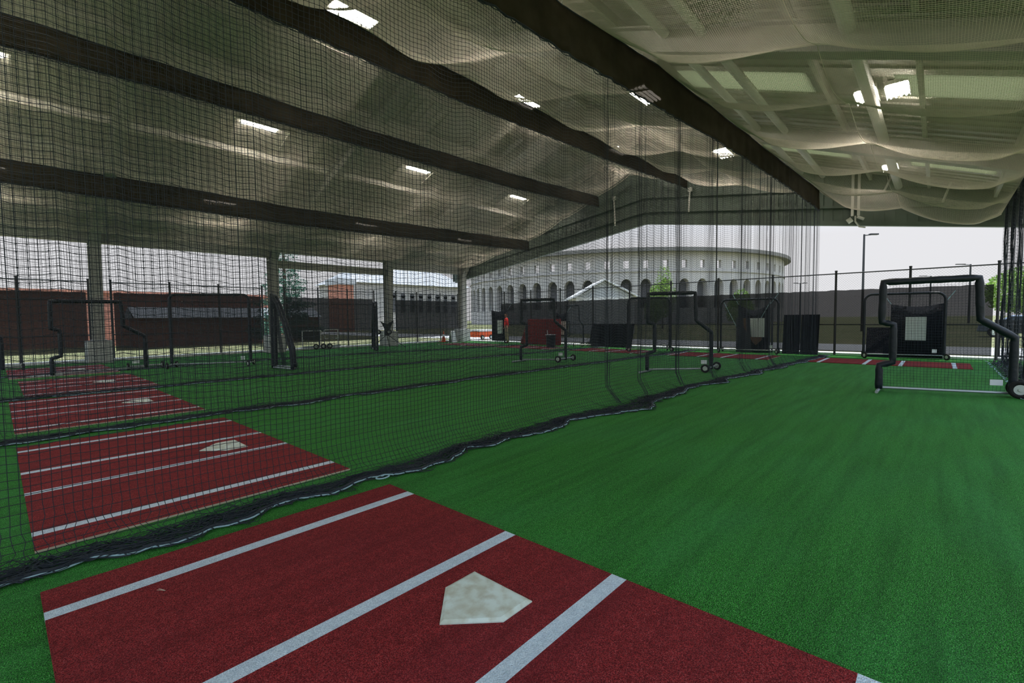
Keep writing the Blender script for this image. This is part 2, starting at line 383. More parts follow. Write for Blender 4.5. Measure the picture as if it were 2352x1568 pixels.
far = [(17.25, 19.1, 3.07), (17.3, 19.15, 7.97), (17.4, 19.2, 12.7), (17.4, 19.2, 17.3), (17.4, 19.2, 21.9)]
ft_ = ['far end of the near lane', 'far end of the second lane', 'far end of the third lane', 'far end of the fourth lane', 'far end of the leftmost lane']
for (a, b, y), tx in zip(far, ft_): batting_mat(a, b, y, 'red turf mat with white lines at the '+tx)
def home_plate(x, y, label):
    a = .2159; t = thing('home_plate', label, 'home plate', (x, y, .016), group='home plates')
    P = [(0, a), (0, -a), (-a, -a), (-2*a, 0), (-a, a)]; s = .90; cx = -.19
    top = [((p-cx)*s+cx, q*s) for p, q in P]
    V = [(p, q, 0) for p, q in P]+[(p, q, .006) for p, q in P]+[(p, q, .015) for p, q in top]
    F = [tuple(range(5))[::-1], (10, 11, 12, 13, 14)]+[(i, (i+1) % 5, 5+(i+1) % 5, 5+i) for i in range(5)]+[(5+i, 5+(i+1) % 5, 10+(i+1) % 5, 10+i) for i in range(5)]
    MB().add(V, F).build('rubber_slab', M['plate'], t)
home_plate(1.803, 1.733, 'scuffed off-white home plate on the nearest red mat')
home_plate(1.932, 6.155, 'off-white home plate on the second mat, behind the nearest net')
home_plate(1.93, 10.96, 'off-white home plate on the third mat from the camera')
home_plate(2.0, 15.35, 'off-white home plate on the fourth mat from the camera')
home_plate(1.9, 20.05, 'off-white home plate on the farthest near-end mat')

# ------------------------------------------------------------------ divider nets
def interp(xs, ys): return lambda x: np.interp(x, xs, ys)
def divider(idx, Yf, ztop, zbot, x0, x1, label, mesh=.048, r=.0021, flare=.38, bump=0., folds=(), sub=.1, knots=False, seed=1, piles=True):
    t = thing('divider_net', label, 'net', (x0, float(Yf(x0)), 0), group='black divider nets between the lanes')
    inv = np.array([x0, float(Yf(x0)), 0.]); rsf = np.random.default_rng(seed+500)
    xsample = np.arange(x0, x1+1e-6, sub)
    fold = lambda X: (.035+.0*X)*smooth_noise(X, seed, 2.3)+.022*smooth_noise(X, seed+50, .9)*np.clip((X-4)/8, .2, 1)+np.clip((X-10)/8, 0, 1)*.045*smooth_noise(X, seed+9, .42)
    fl = lambda X: flare*(1+.2*smooth_noise(X, seed+3, 2.3)+.06*smooth_noise(X, seed+33, .8))+bump*np.exp(-((X-7.2)/1.1)**2)
    wave = lambda X, z: ((.034+.026*np.clip((X-3)/4, 0, 1))*smooth_noise(X, seed+7, .75, 2)+.05*smooth_noise(X, seed+8, 4.2, 2))*np.clip((5.4-z)/1.2, .15, 1)
    h0 = .34
    def P(X, s):      # s: signed height along the net; below h0 it bends onto the turf
        zt = zbot(X)+.02; z = np.minimum(s, zt)
        q = np.clip((h0-s)/(h0+.36), 0, 1)
        zz = np.where(s > h0, z+wave(X, z)*np.clip((s-h0)/.6, 0, 1), h0*(1-np.clip(q*1.55, 0, 1))**2)
        out = fl(X)*(np.clip(q, 0, 1)**1.25)
        rip = .014+.02*np.abs(smooth_noise(X*1.0+s*3, seed+5, .33))*np.clip(q*2-.4, 0, 1)
        y = Yf(X)+fold(X)*np.clip(s/1.5, .25, 1)-out
        zz = np.where(zz < rip+.001, rip, zz)
        xd = .04*np.clip(q*2, 0, 1)*smooth_noise(X*1.3+s*2.2, seed+6, .5)
        return np.stack([X+xd, y, zz], -1)-inv
    ztmax = float(max(zbot(xsample)))
    # vertical cords
    U = np.arange(x0, x1, mesh)[:, None]
    svals = np.concatenate([np.linspace(-.36, h0, 13), np.arange(h0+.12, ztmax+.05, .16)])[None, :]
    sv = np.minimum(svals, zbot(U)+.01)
    parts = [strands(P(U+0*sv, sv), r, (0, 1, 0))]
    # horizontal cords
    hs = np.arange(-.36, ztmax, mesh)[:, None]
    hs2 = hs+0*xsample[None, :]
    ok = hs[:, 0] <= float(min(zbot(xsample)))
    parts.append(strands(P(xsample[None, :]+0*hs2[ok], hs2[ok]), r, (0, 1, 0)))
    for h in hs[~ok][:, 0]:
        m = xsample[zbot(xsample) > h]
        if len(m) > 3: parts.append(strands(P(m[None, :], h+0*m[None, :]), r, (0, 1, 0)))
    if knots:
        kx, kz = np.meshgrid(np.arange(x0, min(x1, 9.5), mesh), hs[:, 0]); kx = kx.ravel(); kz = kz.ravel()
        m = kz < zbot(kx); kx = kx[m]; kz = kz[m]
        c = P(kx, kz); R = r*2.1
        off = np.array([(1, 0, 0), (-1, 0, 0), (0, 1, 0), (0, -1, 0), (0, 0, 1), (0, 0, -1)])*R
        V = (c[:, None, :]+off[None]).reshape(-1, 3)
        tri = np.array([(0, 2, 4, 4), (2, 1, 4, 4), (1, 3, 4, 4), (3, 0, 4, 4), (2, 0, 5, 5), (1, 2, 5, 5), (3, 1, 5, 5), (0, 3, 5, 5)])
        kn = [(V, (np.arange(len(c))[:, None, None]*6+tri[None]).reshape(-1, 4)[:, :3])]
        link_mesh('knots', kn[0][0], kn[0][1], M['black'], t)['kind'] = 'stuff'
    V, F = join(parts)
    link_mesh('netting', V, F, M['black'], t)
    if folds:      # places where the net is drawn together into dark upright folds
        fo = []
        for xf in folds:
            zz = np.linspace(.05, float(zbot(xf)), 22)
            for k in range(12):
                d = .10*rsf.normal()
                fo.append((P(xf+d*(.55+.45*np.cos(zz*.6+k))+0*zz, zz)+np.array([0, .03*rsf.normal(), 0])))
        fo = [q for q in fo if q is not None]
        V, F = strands(np.array(fo), r*1.15, (0, 1, 0)); link_mesh('drawn_fold', V, F, M['black'], t)['kind'] = 'stuff'
    # gathered hem: loose cords piled on the turf
    n = 30; XX = np.arange(x0, x1, .055)[None, :]; rs = np.random.default_rng(seed+70)
    base = rs.uniform(.5, 1.1, (n, 1)); hump = .5+.5*smooth_noise(XX, seed+71, 3.1)
    yy = Yf(XX)-fl(XX)*(base)+.05*smooth_noise(XX+base*7, seed+72, .35); yy = yy+.035*np.sin(XX*(9+base*14)+base*40)
    zz = .012+np.abs(.05*smooth_noise(XX+base*11, seed+73, .4))*(0.5+hump)*(1.25-base)
    Ph = np.stack([XX+0*yy+.03*np.sin(XX*21+base*50), yy, zz], -1)-inv
    V1 = strands(Ph, r*1.25, (0, 0, 1))
    # short cross cords in the pile
    m2 = int((x1-x0)*34); cx = rs.uniform(x0, x1, (m2, 1)); tt = np.linspace(0, 1, 5)[None, :]
    ang = rs.normal(0, .7, (m2, 1)); L = rs.uniform(.08, .24, (m2, 1)); st = rs.uniform(.5, .9, (m2, 1))
    px = cx+L*tt*np.sin(ang)+.02*np.sin(tt*9+cx*30); py = Yf(cx)-fl(cx)*st-L*tt*np.cos(ang)*.5; pz = .01+.05*np.abs(np.sin(tt*3+cx*17))*(1.1-st)
    V2 = strands(np.stack([px, py, pz], -1)-inv, r*1.2, (0, 0, 1))
    V, F = join([V1, V2]); link_mesh('gathered_hem', V, F, M['black'], t)['kind'] = 'stuff'
    # thick black roll of doubled cord with the rope laced to it
    XR = np.arange(x0, x1, .04); wig = .018*smooth_noise(XR, seed+80, .9)+.007*smooth_noise(XR, seed+81, .35)
    yr = Yf(XR)-fl(XR)*1.08+wig
    Pr = np.stack([XR, yr, .014+0*XR+.008*np.abs(smooth_noise(XR, seed+82, .4))], -1)-inv
    V, F = strands(Pr[None]+np.array([0, .03, 0]), .014, (0, 0, 1), 6); link_mesh('hem_cord', V, F, M['black'], t)
    V, F = strands(Pr[None], .0065, (0, 0, 1), 6); link_mesh('lead_rope', V, F, M['rope'], t)['label'] = 'pale blue weighted rope along the hem'
    # lashings that cross the rope
    lash = []
    for x in np.arange(x0, x1, .16):
        i = int((x-x0)/.04)
        if i < len(Pr)-2:
            p = Pr[i]; lash.append([p+np.array([-.02, .03, .0]), p+np.array([-.008, 0, .011]), p+np.array([.008, 0, .011]), p+np.array([.02, -.02, .0])])
    V, F = strands(np.array(lash), .005, (0, .3, 1), 4); link_mesh('lashing', V, F, M['black'], t)['kind'] = 'stuff'
    # canvas band at the top
    nz = 7; XB = np.arange(x0, x1+.01, .12); tb = np.linspace(0, 1, nz)
    bz = zbot(XB)[:, None]*(1-tb)+ztop(XB)[:, None]*tb
    bz = bz-(.03*np.abs(np.sin(PI*(XB-x0)/2.05)))[:, None]*(.4+.6*tb)
    by = Yf(XB)[:, None]+(.018*smooth_noise(XB, seed+90, .5)+.03*np.clip((XB-15)/5, 0, 1)*smooth_noise(XB, seed+91, .22))[:, None]*(1.2-tb)
    V = np.stack([XB[:, None]+0*bz, by, bz], -1)-inv
    i = np.arange(len(XB)-1)[:, None]*nz+np.arange(nz-1)[None, :]; F = np.stack([i, i+nz, i+nz+1, i+1], -1).reshape(-1, 4)
    b = link_mesh('canvas_band', V.reshape(-1, 3), F, M['band'], t, smooth=True); b['label'] = 'dark brown canvas band along the top'
    sm = b.modifiers.new('thick', 'SOLIDIFY'); sm.thickness = .004
    top = V[:, -1]; bot = V[:, 0]
    V, F = join([strands(top[None], .012, (0, 0, 1), 5), strands(bot[None], .014, (0, 0, 1), 5)])
    link_mesh('edge_cable', V, F, M['black'], t)
    c = []
    for x in np.arange(x0, x1, .5):
        k_ = min(int((x-x0)/.12), len(top)-1); p = top[k_]; c.append([p, p+[0, 0, .03], p+[.0, -.01, .07]])
    V, F = strands(np.array(c), .010, (1, 0, 0), 4); link_mesh('hanger_clip', V, F, M['steel'], t)['kind'] = 'stuff'
    # loose lacing hanging under the band
    xl = np.arange(x0, x1, .03); zl = zbot(xl)-.03-.035*np.abs(np.sin(xl*11))*(smooth_noise(xl, seed+95, 1.7) > .1); yl = Yf(xl)-.02+.012*np.sin(xl*22)
    V, F = strands((np.stack([xl, yl, zl], -1)-inv)[None], .007, (0, 1, 0), 4); link_mesh('lacing_cord', V, F, M['black'], t)
    return t
NX0 = -3.2
Y1 = interp([-4, 6, 9, 13, 20], [4.2, 4.2, 4.12, 3.80, 3.30]); Y2 = interp([-4, 8, 20], [8.75, 8.7, 8.1]); Y3 = interp([-4, 8, 20], [13.4, 13.35, 12.6]); Y4 = interp([-4, 8, 20], [19.1, 18.95, 17.1])
def zadj(Yf, Yref, ctrl):   # heights were taken on the plane Yref: keep the sight line when the net bows in
    xs, zs = zip(*ctrl)
    return lambda x: np.interp(x, xs, zs)
T1 = interp([-3, 5.8, 8.8, 12.8, 20.2], [5.95, 6.08, 6.33, 6.18, 5.96]); B1 = interp([-3, 4.2, 8.7, 11.5, 16.6, 20.3], [5.2, 5.35, 5.53, 5.56, 5.43, 5.24])
def sc(Yf, Yr, xs, zs):
    xs = np.array(xs, float); zs = np.array(zs, float); k = np.array([float(Yf(x))/Yr for x in xs])
    return interp(xs*k, (zs-HCAM)*k+HCAM)
T2 = sc(Y2, 8.75, [-3, 4.1, 5.9, 9.9, 13.6, 22.7], [7.3, 7.36, 7.36, 7.52, 7.58, 7.83]); B2 = sc(Y2, 8.75, [-3, 2.9, 5.9, 9.9, 15.2, 22.7], [6.75, 6.75, 6.75, 6.84, 7.05, 7.4])
T3 = sc(Y3, 13.4, [-3, .3, 4.7, 9, 15.7, 22], [7.4, 7.43, 7.44, 7.46, 7.58, 7.84]); B3 = sc(Y3, 13.4, [-3, .3, 3, 9, 15, 22], [6.8, 6.81, 6.85, 6.89, 6.97, 7.28])
T4 = sc(Y4, 18.7, [-3, .3, 4, 12.5, 22.6], [5.9, 5.91, 5.94, 5.98, 6.2]); B4 = sc(Y4, 18.7, [-3, .3, 4, 12.5, 22.6], [5.3, 5.28, 5.24, 5.33, 5.61])
net1 = divider(1, Y1, T1, B1, NX0, 20.2, 'nearest black divider net with wide brown top band, crossing the foreground', knots=True, seed=11, r=.0025, bump=.28, folds=(7.0, 8.15, 9.6, 11.2, 13.0, 15.2))
P_ = [(5.6+.10*(1-k/26)*math.cos(k*.45)-.05, -.46+.07*(1-k/26)*math.sin(k*.45), .03+.001*k) for k in range(24)]
MB().tube(P_, .0065, 6).build('rope_loop', M['rope'], net1)
divider(2, Y2, T2, B2, NX0, 20.3, 'second black divider net from the camera, brown top band ending below the white strut', seed=22, sub=.12, r=.0024, mesh=.05, flare=.34)
divider(3, Y3, T3, B3, NX0, 20.4, 'third black divider net from the camera, behind the second', seed=33, sub=.16, r=.0025, mesh=.055, flare=.34)
divider(4, Y4, T4, B4, NX0, 20.4, 'farthest black divider net, by the rounded screen on the left', seed=44, sub=.2, r=.0027, mesh=.06, flare=.3)

# ------------------------------------------------------------------ pale ceiling nets
def ceiling_net(lab, Ya, za, Yb, zb, Ym=None, zm=None, x0=NX0, x1=20.3, mesh=.03, r=.0025, seed=1, bays=2.05, sag=.22, sagy=.16, ph=0.):
    t = thing('ceiling_net', lab, 'net', (x0, float(Ya(x0)), 4.5), group='pale ceiling nets')
    inv = np.array([x0, float(Ya(x0)), 4.5])
    def P(X, v):
        a, b = Ya(X), Yb(X); ztA, ztB = za(X), zb(X); y = a+(b-a)*v
        if Ym is None: z = ztA+(ztB-ztA)*v
        else:
            vm = (Ym-a)/(b-a); z = np.where(v < vm, ztA+(zm-ztA)*v/vm, zm+(ztB-zm)*(v-vm)/(1-vm))
        sx = np.abs(np.sin(PI*(X-x0+ph)/bays)); sy = np.abs(np.sin(2*PI*v))
        edge = np.clip(np.minimum(v*9, (1-v)*6), 0, 1)**.6
        z = z-edge*(sag*sx*(.6+.55*sy)+sagy*sy)*(1+.08*smooth_noise(X, seed, 5., 1))+.006*smooth_noise(X+v*3, seed+1, 1.2, 2)*edge
        return np.stack([X+0*v, y+0*X, z], -1)-inv
    xs = np.arange(x0, x1+.01, .12); wv = 5.
    V1 = strands(P(xs[None, :], np.linspace(0, 1, int(abs(float(Yb(5))-float(Ya(5)))/mesh))[:, None]), r, (0, 0, 1))
    V2 = strands(P(np.arange(x0, x1, mesh)[:, None], np.linspace(0, 1, 41)[None, :]), r, (0, 0, 1))
    V, F = join([V1, V2]); link_mesh('netting', V, F, M['white_net'], t)
    ed = [strands(P(xs[None, :], np.array([[.5]])), .006, (0, 0, 1), 4)]
    V, F = join(ed); link_mesh('support_cord', V, F, M['white_net'], t)
    V, F = strands(P(np.array([[x1]]), np.linspace(0, 1, 41)[None, :]), .02, (0, 0, 1), 5); link_mesh('hem_tape', V, F, M['white_net'], t)
    return t
YR = interp([-4, 20.5], [-1.35, -1.3]); ZR = interp([-4, 10, 20.5], [4.45, 4.5, 4.42])
ceiling_net('pale netting ceiling sagging in scallops over the near lane on the right', YR, ZR, Y1, T1, mesh=.025, seed=5, r=.0017, bays=2.6, sag=.40, sagy=.07, ph=1.6)
ceiling_net('pale netting ceiling between the nearest and second brown bands', Y1, T1, Y2, T2, seed=6, bays=2.6, sag=.34, sagy=.07)
ceiling_net('pale netting ceiling under the roof ridge, between the second and third bands', Y2, T2, Y3, T3, Ym=10.9, zm=8.2, seed=7, bays=2.6, sagy=.07)
ceiling_net('pale netting ceiling between the third and farthest brown bands', Y3, T3, Y4, T4, seed=8, bays=2.6, sagy=.07)
YL = interp([-4, 20.5], [22.7, 22.3]); ZL = interp([-4, 20.5], [4.75, 4.7])
ceiling_net('pale netting ceiling over the leftmost lane, beside the columns', Y4, T4, YL, ZL, seed=9, bays=2.6, sagy=.07)
# right side curtain
def curtain():
    x0, x1 = 9.0, 20.4; t = thing('side_net', 'black net curtain with deep vertical folds along the right edge', 'net', (x0, -1.4, 0)); inv = np.array([x0, -1.4, 0])
    def P(X, z): return np.stack([X+.05*smooth_noise(X, 301, .5)+0*z, -1.4+(.07*smooth_noise(X, 302, .7)+.05*np.sin(X*7.5))*np.clip(1.1-z*.05, .4, 1), z+.03*smooth_noise(X, 303, 1.1)*np.clip(z, 0, 1)], -1)-inv
    zs = np.linspace(0.02, 4.75, 30); xs = np.arange(x0, x1, .06)
    V, F = join([strands(P(np.arange(x0, x1, .09)[:, None], zs[None, :]), .0026, (0, 1, 0)), strands(P(xs[None, :], np.arange(.02, 4.75, .09)[:, None]), .0026, (0, 1, 0))]); link_mesh('netting', V, F, M['black'], t)
    fo = []
    for x in (20.1, 18.2, 16.6, 15.2):
        for k in range(16): fo.append([(x+random.uniform(-.12, .12)*w, -1.4+random.uniform(-.05, .05)*w, z) for z, w in ((.02, 1.5), (1.2, 1), (2.4, .9), (3.6, .8), (4.74, .5))])
    V, F = strands(np.array(fo)-inv, .006, (1, 0, 0)); link_mesh('gathered_fold', V, F, M['black'], t)
    XR = np.arange(x0, x1, .06); n = 24; b = RNG.uniform(-.3, .22, (n, 1))
    V, F = strands(np.stack([XR[None]+0*b, -1.4+b+.05*smooth_noise(XR[None]+b*9, 305, .6), .012+.06*np.abs(smooth_noise(XR[None]+b*5, 306, .5))], -1)-inv, .005, (0, 0, 1)); link_mesh('gathered_hem', V, F, M['black'], t)
    V, F = strands((np.stack([XR, -1.12+.04*smooth_noise(XR, 307, .8), .012+0*XR], -1)-inv)[None], .007, (0, 0, 1), 6); link_mesh('lead_rope', V, F, M['rope'], t)
curtain()

# ------------------------------------------------------------------ fences
def fence(label, O, D, L, H, posts, rails, screen=None, chain=True, seed=1, rz=None):
    """O origin, D unit direction along the ground"""
    ang = math.atan2(D[1], D[0]); t = thing('chain_link_fence', label, 'fence', (O[0], O[1], 0), ang)
    for p in posts:
        mb = MB(); mb.tube([(p, 0, -.1), (p, 0, H+.06)], .038, 10); mb.cyl((p, 0, H+.08), .045, .05, n=10); mb.build('post', M['post'], t, smooth=False)
    for z in rails: MB().tube([(0, 0, z), (L, 0, z)], .021, 8).build('rail', M['post'], t)
    if chain:
        s = .085; P = []
        for c in np.arange(-H, L, s):
            a = max(c, 0); b = min(c+H, L)
            if b > a: P.append([(a, 0, a-c), ((a+b)/2, 0, (a+b)/2-c), (b, 0, b-c)]); P.append([(a, .004, H-(a-c)), ((a+b)/2, .004, H-((a+b)/2-c)), (b, .004, H-(b-c))])
        V, F = strands(np.array(P), .0015, (0, 1, 0)); link_mesh('chain_mesh', V, F, M['post'], t)
    for (a, b, z0, z1) in (screen or []):
        xs = np.linspace(a, b, max(2, int((b-a)/.15))); zs = np.linspace(z0, z1, 9)
        X, Z = np.meshgrid(xs, zs, indexing='ij'); Y = -.05+.02*smooth_noise(X, seed, 1.4)*(1-(Z-z0)/(z1-z0)*.6)
        Z = Z+.012*smooth_noise(X, seed+1, .7)*(Z > z1-.01)
        V = np.stack([X, Y*(-1 if SCR_FLIP[0] else 1), Z], -1); n = len(zs); i = np.arange(len(xs)-1)[:, None]*n+np.arange(n-1)[None]
        o = link_mesh('windscreen', V.reshape(-1, 3), np.stack([i, i+n, i+n+1, i+1], -1).reshape(-1, 4), M['screen'], t, smooth=True); o['label'] = 'dark see-through windscreen cloth'
    return t
SCR_FLIP = [False]
fence('tall black fence with dark windscreen across the far end of the lanes', (XE, -4.2), (0, 1), 24.2, 3.0, [2.85+2.1*k for k in range(11)]+[.4, .75], [2.99, 1.12], [(2.95, 24.2, .12, 2.38)], seed=401)
SCR_FLIP[0] = True
lf = [('left edge of view, before the first column', -6, 2.5, [.5, 3., 6.6, 8.5]), ('first and second columns', 3.16, 8.8, [0, 1.92, 3.75, 5.6]), ('second and third columns', 9.8, 14.85, [0, 1.72, 3.37, 5.02]), ('third column and the far corner', 16.2, 21.3, [.1, 1.64, 3.5, 5.0])]
for k, (tx, a, b, ps) in enumerate(lf):
    fence('black fence panel with windscreen, '+('at the ' if k == 0 else 'between the ')+tx, (a, 24.2), (1, 0), b-a, 3.07, ps, [3.06, 2.35, 1.0], [(.08, b-a-.08, .35, 2.66)], seed=410+k)

# ------------------------------------------------------------------ screens on wheels
def wheel(parent, c, r, w, axis):
    mb = MB(); a = Vector(axis).normalized(); c = Vector(c)
    R = [(-w/2, r*.75), (-w/2, r*.93), (-w/3, r), (w/3, r), (w/2, r*.93), (w/2, r*.75), (w/3, r*.55), (-w/3, r*.55), (-w/2, r*.75)]
    n = 24; ref = Vector((0, 0, 1)); u = a.cross(ref).normalized(); v = a.cross(u)
    V = [c+a*p+(u*math.cos(2*PI*k/n)+v*math.sin(2*PI*k/n))*q for p, q in R for k in range(n)]
    F = [(i*n+k, i*n+(k+1) % n, (i+1)*n+(k+1) % n, (i+1)*n+k) for i in range(len(R)-1) for k in range(n)]
    o = mb.add(V, F).build('wheel', M['rubber'], parent, smooth=True)
    MB().cyl(c, r*.56, w*.7, a, 20).cyl(c, r*.2, w*1.1, a, 12).build('hub', M['hub'], o); return o
def netfill(poly, parent, pitch=.05, r=.002, y=0, name='net', bow=.0, matn='black'):
    """square netting clipped to polygon (u,z)"""
    def spans(val, ax):
        xs = []
        n = len(poly)
        for i in range(n):
            a, b = poly[i], poly[(i+1) % n]
            if (a[ax]-val)*(b[ax]-val) < 0:
                q = (val-a[ax])/(b[ax]-a[ax]); xs.append(a[1-ax]+(b[1-ax]-a[1-ax])*q)
        xs.sort(); return [(xs[i], xs[i+1]) for i in range(0, len(xs)-1, 2)]
    us = [p[0] for p in poly]; zs = [p[1] for p in poly]; P = []
    bz = lambda u, z: y+bow*math.sin(PI*(u-min(us))/(max(us)-min(us)))*math.sin(PI*(z-min(zs))/(max(zs)-min(zs)))
    for u in np.arange(min(us)+pitch/2, max(us), pitch):
        for a, b in spans(u, 0): P.append([(u+.006*math.sin(z*7+u*3), bz(u, z), z) for z in np.linspace(a, b, 9)])
    for z in np.arange(min(zs)+pitch/2, max(zs), pitch):
        for a, b in spans(z, 1): P.append([(u, bz(u, z), z-.012*math.sin(PI*(u-a)/(b-a+1e-6))+.004*math.sin(u*13+z*5)) for u in np.linspace(a, b, 9)])
    V, F = strands(np.array(P), r, (0, 1, 0)); return link_mesh(name, V, F, M[matn], parent)
def pad_path(pts, r, kink=.03):
    """padding sleeves: tube with slight swellings"""
    P = []; R = []
    for i in range(len(pts)-1):
        a, b = Vector(pts[i]), Vector(pts[i+1]); L = (b-a).length; n = max(2, int(L/.09))
        for k in range(n if i < len(pts)-2 else n+1):
            q = k/n; P.append(a.lerp(b, q)+Vector((0, .004*math.sin(k*2.1), 0))); R.append(r*(1+.05*math.sin(k*1.7+i)) if 0 < k < n else r*.93)
    return P, R
def l_screen(A, B, label, W=1.88, wheels=True, rr=.055, foot=.44, wr=.11, wf=None):
    A = Vector((*A, 0)); B = Vector((*B, 0)); d = (B-A).normalized(); ang = math.atan2(d.y, d.x)
    t = thing('pitching_screen', label, 'pitching screen', A, ang, 'padded pitching screens'); w = W
    pr = [(0, .04), (0, .5), (.2, .56), (.2, 1.28), (.02, 1.33), (.03, 2.09), (w*.74, 2.11), (w*.76, 1.37), (w, 1.05), (w, .05)]
    pr3 = [(u, 0, z) for u, z in pr]
    fd = Vector((math.cos(-ang), math.sin(-ang), 0)); wf = wf or foot   # feet run along the lane
    P, R = pad_path(pr3, rr); MB().tube(P, R, 12).build('padded_frame', M['vinyl'], t, smooth=True)
    netfill(pr, t, .05, .0021, bow=.03)
    mb = MB(); mb.tube([(-.0, 0, .07), (w, 0, .07)], .024, 10); mb.build('base_bar', M['steel'], t)
    mb = MB(); mb.tube([tuple(-fd*foot+Vector((0, 0, .03))), tuple(fd*foot*.5+Vector((0, 0, .03)))], .027, 10); mb.cyl((0, 0, .05), .035, .05, (0, 0, 1)); mb.build('foot_bar', M['steel'], t)
    MB().tube([tuple(Vector((w, 0, wr))-fd*wf), tuple(Vector((w, 0, wr))+fd*wf)], .026, 10).build('axle', M['steel'], t)
    for s in (-1, 1): wheel(t, Vector((w+(.08 if wf < .3 else 0), 0, wr))+fd*s*wf, wr, .06, (fd.x+.15*s, fd.y, 0))
    MB().box((w*.84, -.012, .2), (w*.93, .004, .3)).build('label_tag', M['label'], t)['label'] = 'small white label tag'
    return t
def rect_screen(A, B, H, label, rc=.22, rr=.04, wheels=True):
    A = Vector((*A, 0)); B = Vector((*B, 0)); d = (B-A); w = d.length; ang = math.atan2(d.y, d.x)
    t = thing('protective_screen', label, 'protective screen', A, ang, 'rounded protective screens')
    P = [(0, 0, .12), (0, 0, H-rc)]+[(rc-rc*math.cos(a), 0, H-rc+rc*math.sin(a)) for a in np.linspace(.3, PI/2, 5)]+[(w-rc+rc*math.sin(a), 0, H-rc+rc*math.cos(a)) for a in np.linspace(0, PI/2-.3, 5)]+[(w, 0, H-rc), (w, 0, .12)]
    pts, R = pad_path(P, rr); MB().tube(pts, R, 10).build('padded_frame', M['vinyl'], t, smooth=True)
    netfill([(p[0], p[2]) for p in P], t, .05, .002, bow=.05)
    MB().tube([(0, 0, .12), (w, 0, .12)], .02, 8).build('base_bar', M['steel'], t)
    for u in (0, w):
        MB().tube([(u, -.38, .09), (u, 0, .13), (u, .38, .09)], .02, 8).build('foot_bar', M['steel'], t)
        for s in (-1, 1): wheel(t, (u, s*.38, .1), .1, .05, (1, 0, 0) if s > 0 else (.8, .5, 0))
    MB().box((w-.3, -.015, .2), (w-.18, .0, .32)).build('label_tag', M['label'], t)
    return t
l_screen((11.47, .83), (11.94, -.97), 'large black padded pitching screen with cut-outs, right foreground of the open lane', W=1.88, wr=.155, rr=.062, wf=.16)
l_screen((11.74, 5.77), (12.93, 4.52), 'black padded pitching screen in the second lane, behind the nearest net', W=1.74, rr=.05)
l_screen((12.07, 10.55), (12.96, 9.31), 'black padded pitching screen in the third lane, in front of the red panel', W=1.52, rr=.05)
l_screen((1.04, 18.2), (3.12, 18.62), 'black padded pitching screen at left, in front of the first column', W=2.2, rr=.055)
l_screen((-1.7, 20.6), (.12, 21.4), 'black padded pitching screen cut off by the left edge of view', W=2.0)
rect_screen((3.8, 18.22), (5.75, 17.05), 2.36, 'large rounded black screen on wheels between the first two columns', rc=.18)
rect_screen((20.24, 1.91), (20.62, -.15), 2.16, 'rounded black screen at the end of the near lane, canvas target behind')
rect_screen((20.12, 6.64), (20.36, 4.59), 2.13, 'rounded black screen at the end of the second lane, in front of a hung target')
rect_screen((18.52, 10.01), (19.6, 8.6), 2.3, 'rounded black screen at the end of the third lane, behind the padded cut-out screen')
l_screen((19.93, 14.31), (20.38, 13.59), 'small narrow padded screen near the end fence, right of the red panel', W=.9, rr=.03, foot=.25)
# white bar stand with wheels on its foot
t = thing('wheeled_base_bar', 'low white bar with a wheel at each end, on turf right of the red panel', 'stand base', (19.84, 13.76, 0), math.atan2(-.75, .46))
MB().tube([(0, 0, .1), (.88, 0, .1)], .03, 8).build('bar', M['paint_w'], t)
for u in (0, .88): wheel(t, (u, 0, .09), .09, .05, (1, 0, 0))

# hinged A-shaped screens seen from the side
def a_screen(P, Q, H, depth_dir, D, label):
    P = Vector((*P, 0)); Q = Vector((*Q, 0)); w = (Q-P).length; ang = math.atan2(Q.y-P.y, Q.x-P.x)
    t = thing('folding_screen', label, 'folding screen', P, ang)
    top = (.05, 0, H)
    L1 = [(0, 0, .03), (.02, 0, H*.8), top]; L2 = [(w, 0, .03), (w*.95, 0, H*.25), (w*.62, 0, H*.62), (w*.3, 0, H*.88), top]
    dd = Vector(depth_dir)*D
    for nm, Lp in (('upright_frame', L1), ('sloping_frame', L2)):
        mb = MB(); off = lambda p, k: Vector(p)+dd*k
        a, r1 = pad_path([off(p, 0) for p in Lp], .05); mb.tube(a, r1, 10)
        a, r1 = pad_path([off(p, 1) for p in Lp], .05); mb.tube(a, r1, 10)
        mb.tube([off(Lp[0], 0), off(Lp[0], 1)], .03, 8); mb.build(nm, M['vinyl'], t, smooth=True)
    MB().tube([Vector(top), Vector(top)+dd], .055, 10).build('top_bar', M['vinyl'], t)
    MB().tube([(0, 0, .04), (w, 0, .04)], .025, 8).tube([dd+Vector((0, 0, .04)), dd+Vector((w, 0, .04))], .025, 8).build('base_bar', M['steel'], t)
    # net pocket
    P_ = []
    for k in np.linspace(0, 1, 16): P_.append([tuple(dd*k+Vector((w*.5*(1-q)*(1 if q < 1 else 0)+.05*q+.0, 0, .08+q*(H-.1)))) for q in np.linspace(0, 1, 9)])
    for k in np.linspace(0, 1, 16): P_.append([tuple(dd*k+Vector((w*q, 0, .1+.12*abs(math.sin(9*q+k*5))))) for q in np.linspace(0, 1, 9)])
    for z in np.linspace(.1, H, 34): P_.append([tuple(dd*k+Vector((w*.5*(1-z/H)+.02, 0, z))) for k in np.linspace(0, 1, 9)])
    V, F = strands(np.array(P_), .003, (.3, 1, .2)); link_mesh('net', V, F, M['black'], t)
a_screen((5.79, 15.32), (5.95, 14.28), 2.28, (-.75, .66, 0), .5, 'black A-shaped folding screen in front of the second column')
a_screen((12.3, 20.1), (12.9, 21.3), 2.3, (-.6, -.3, 0), .35, 'black A-shaped folding screen left of the pitching machine')

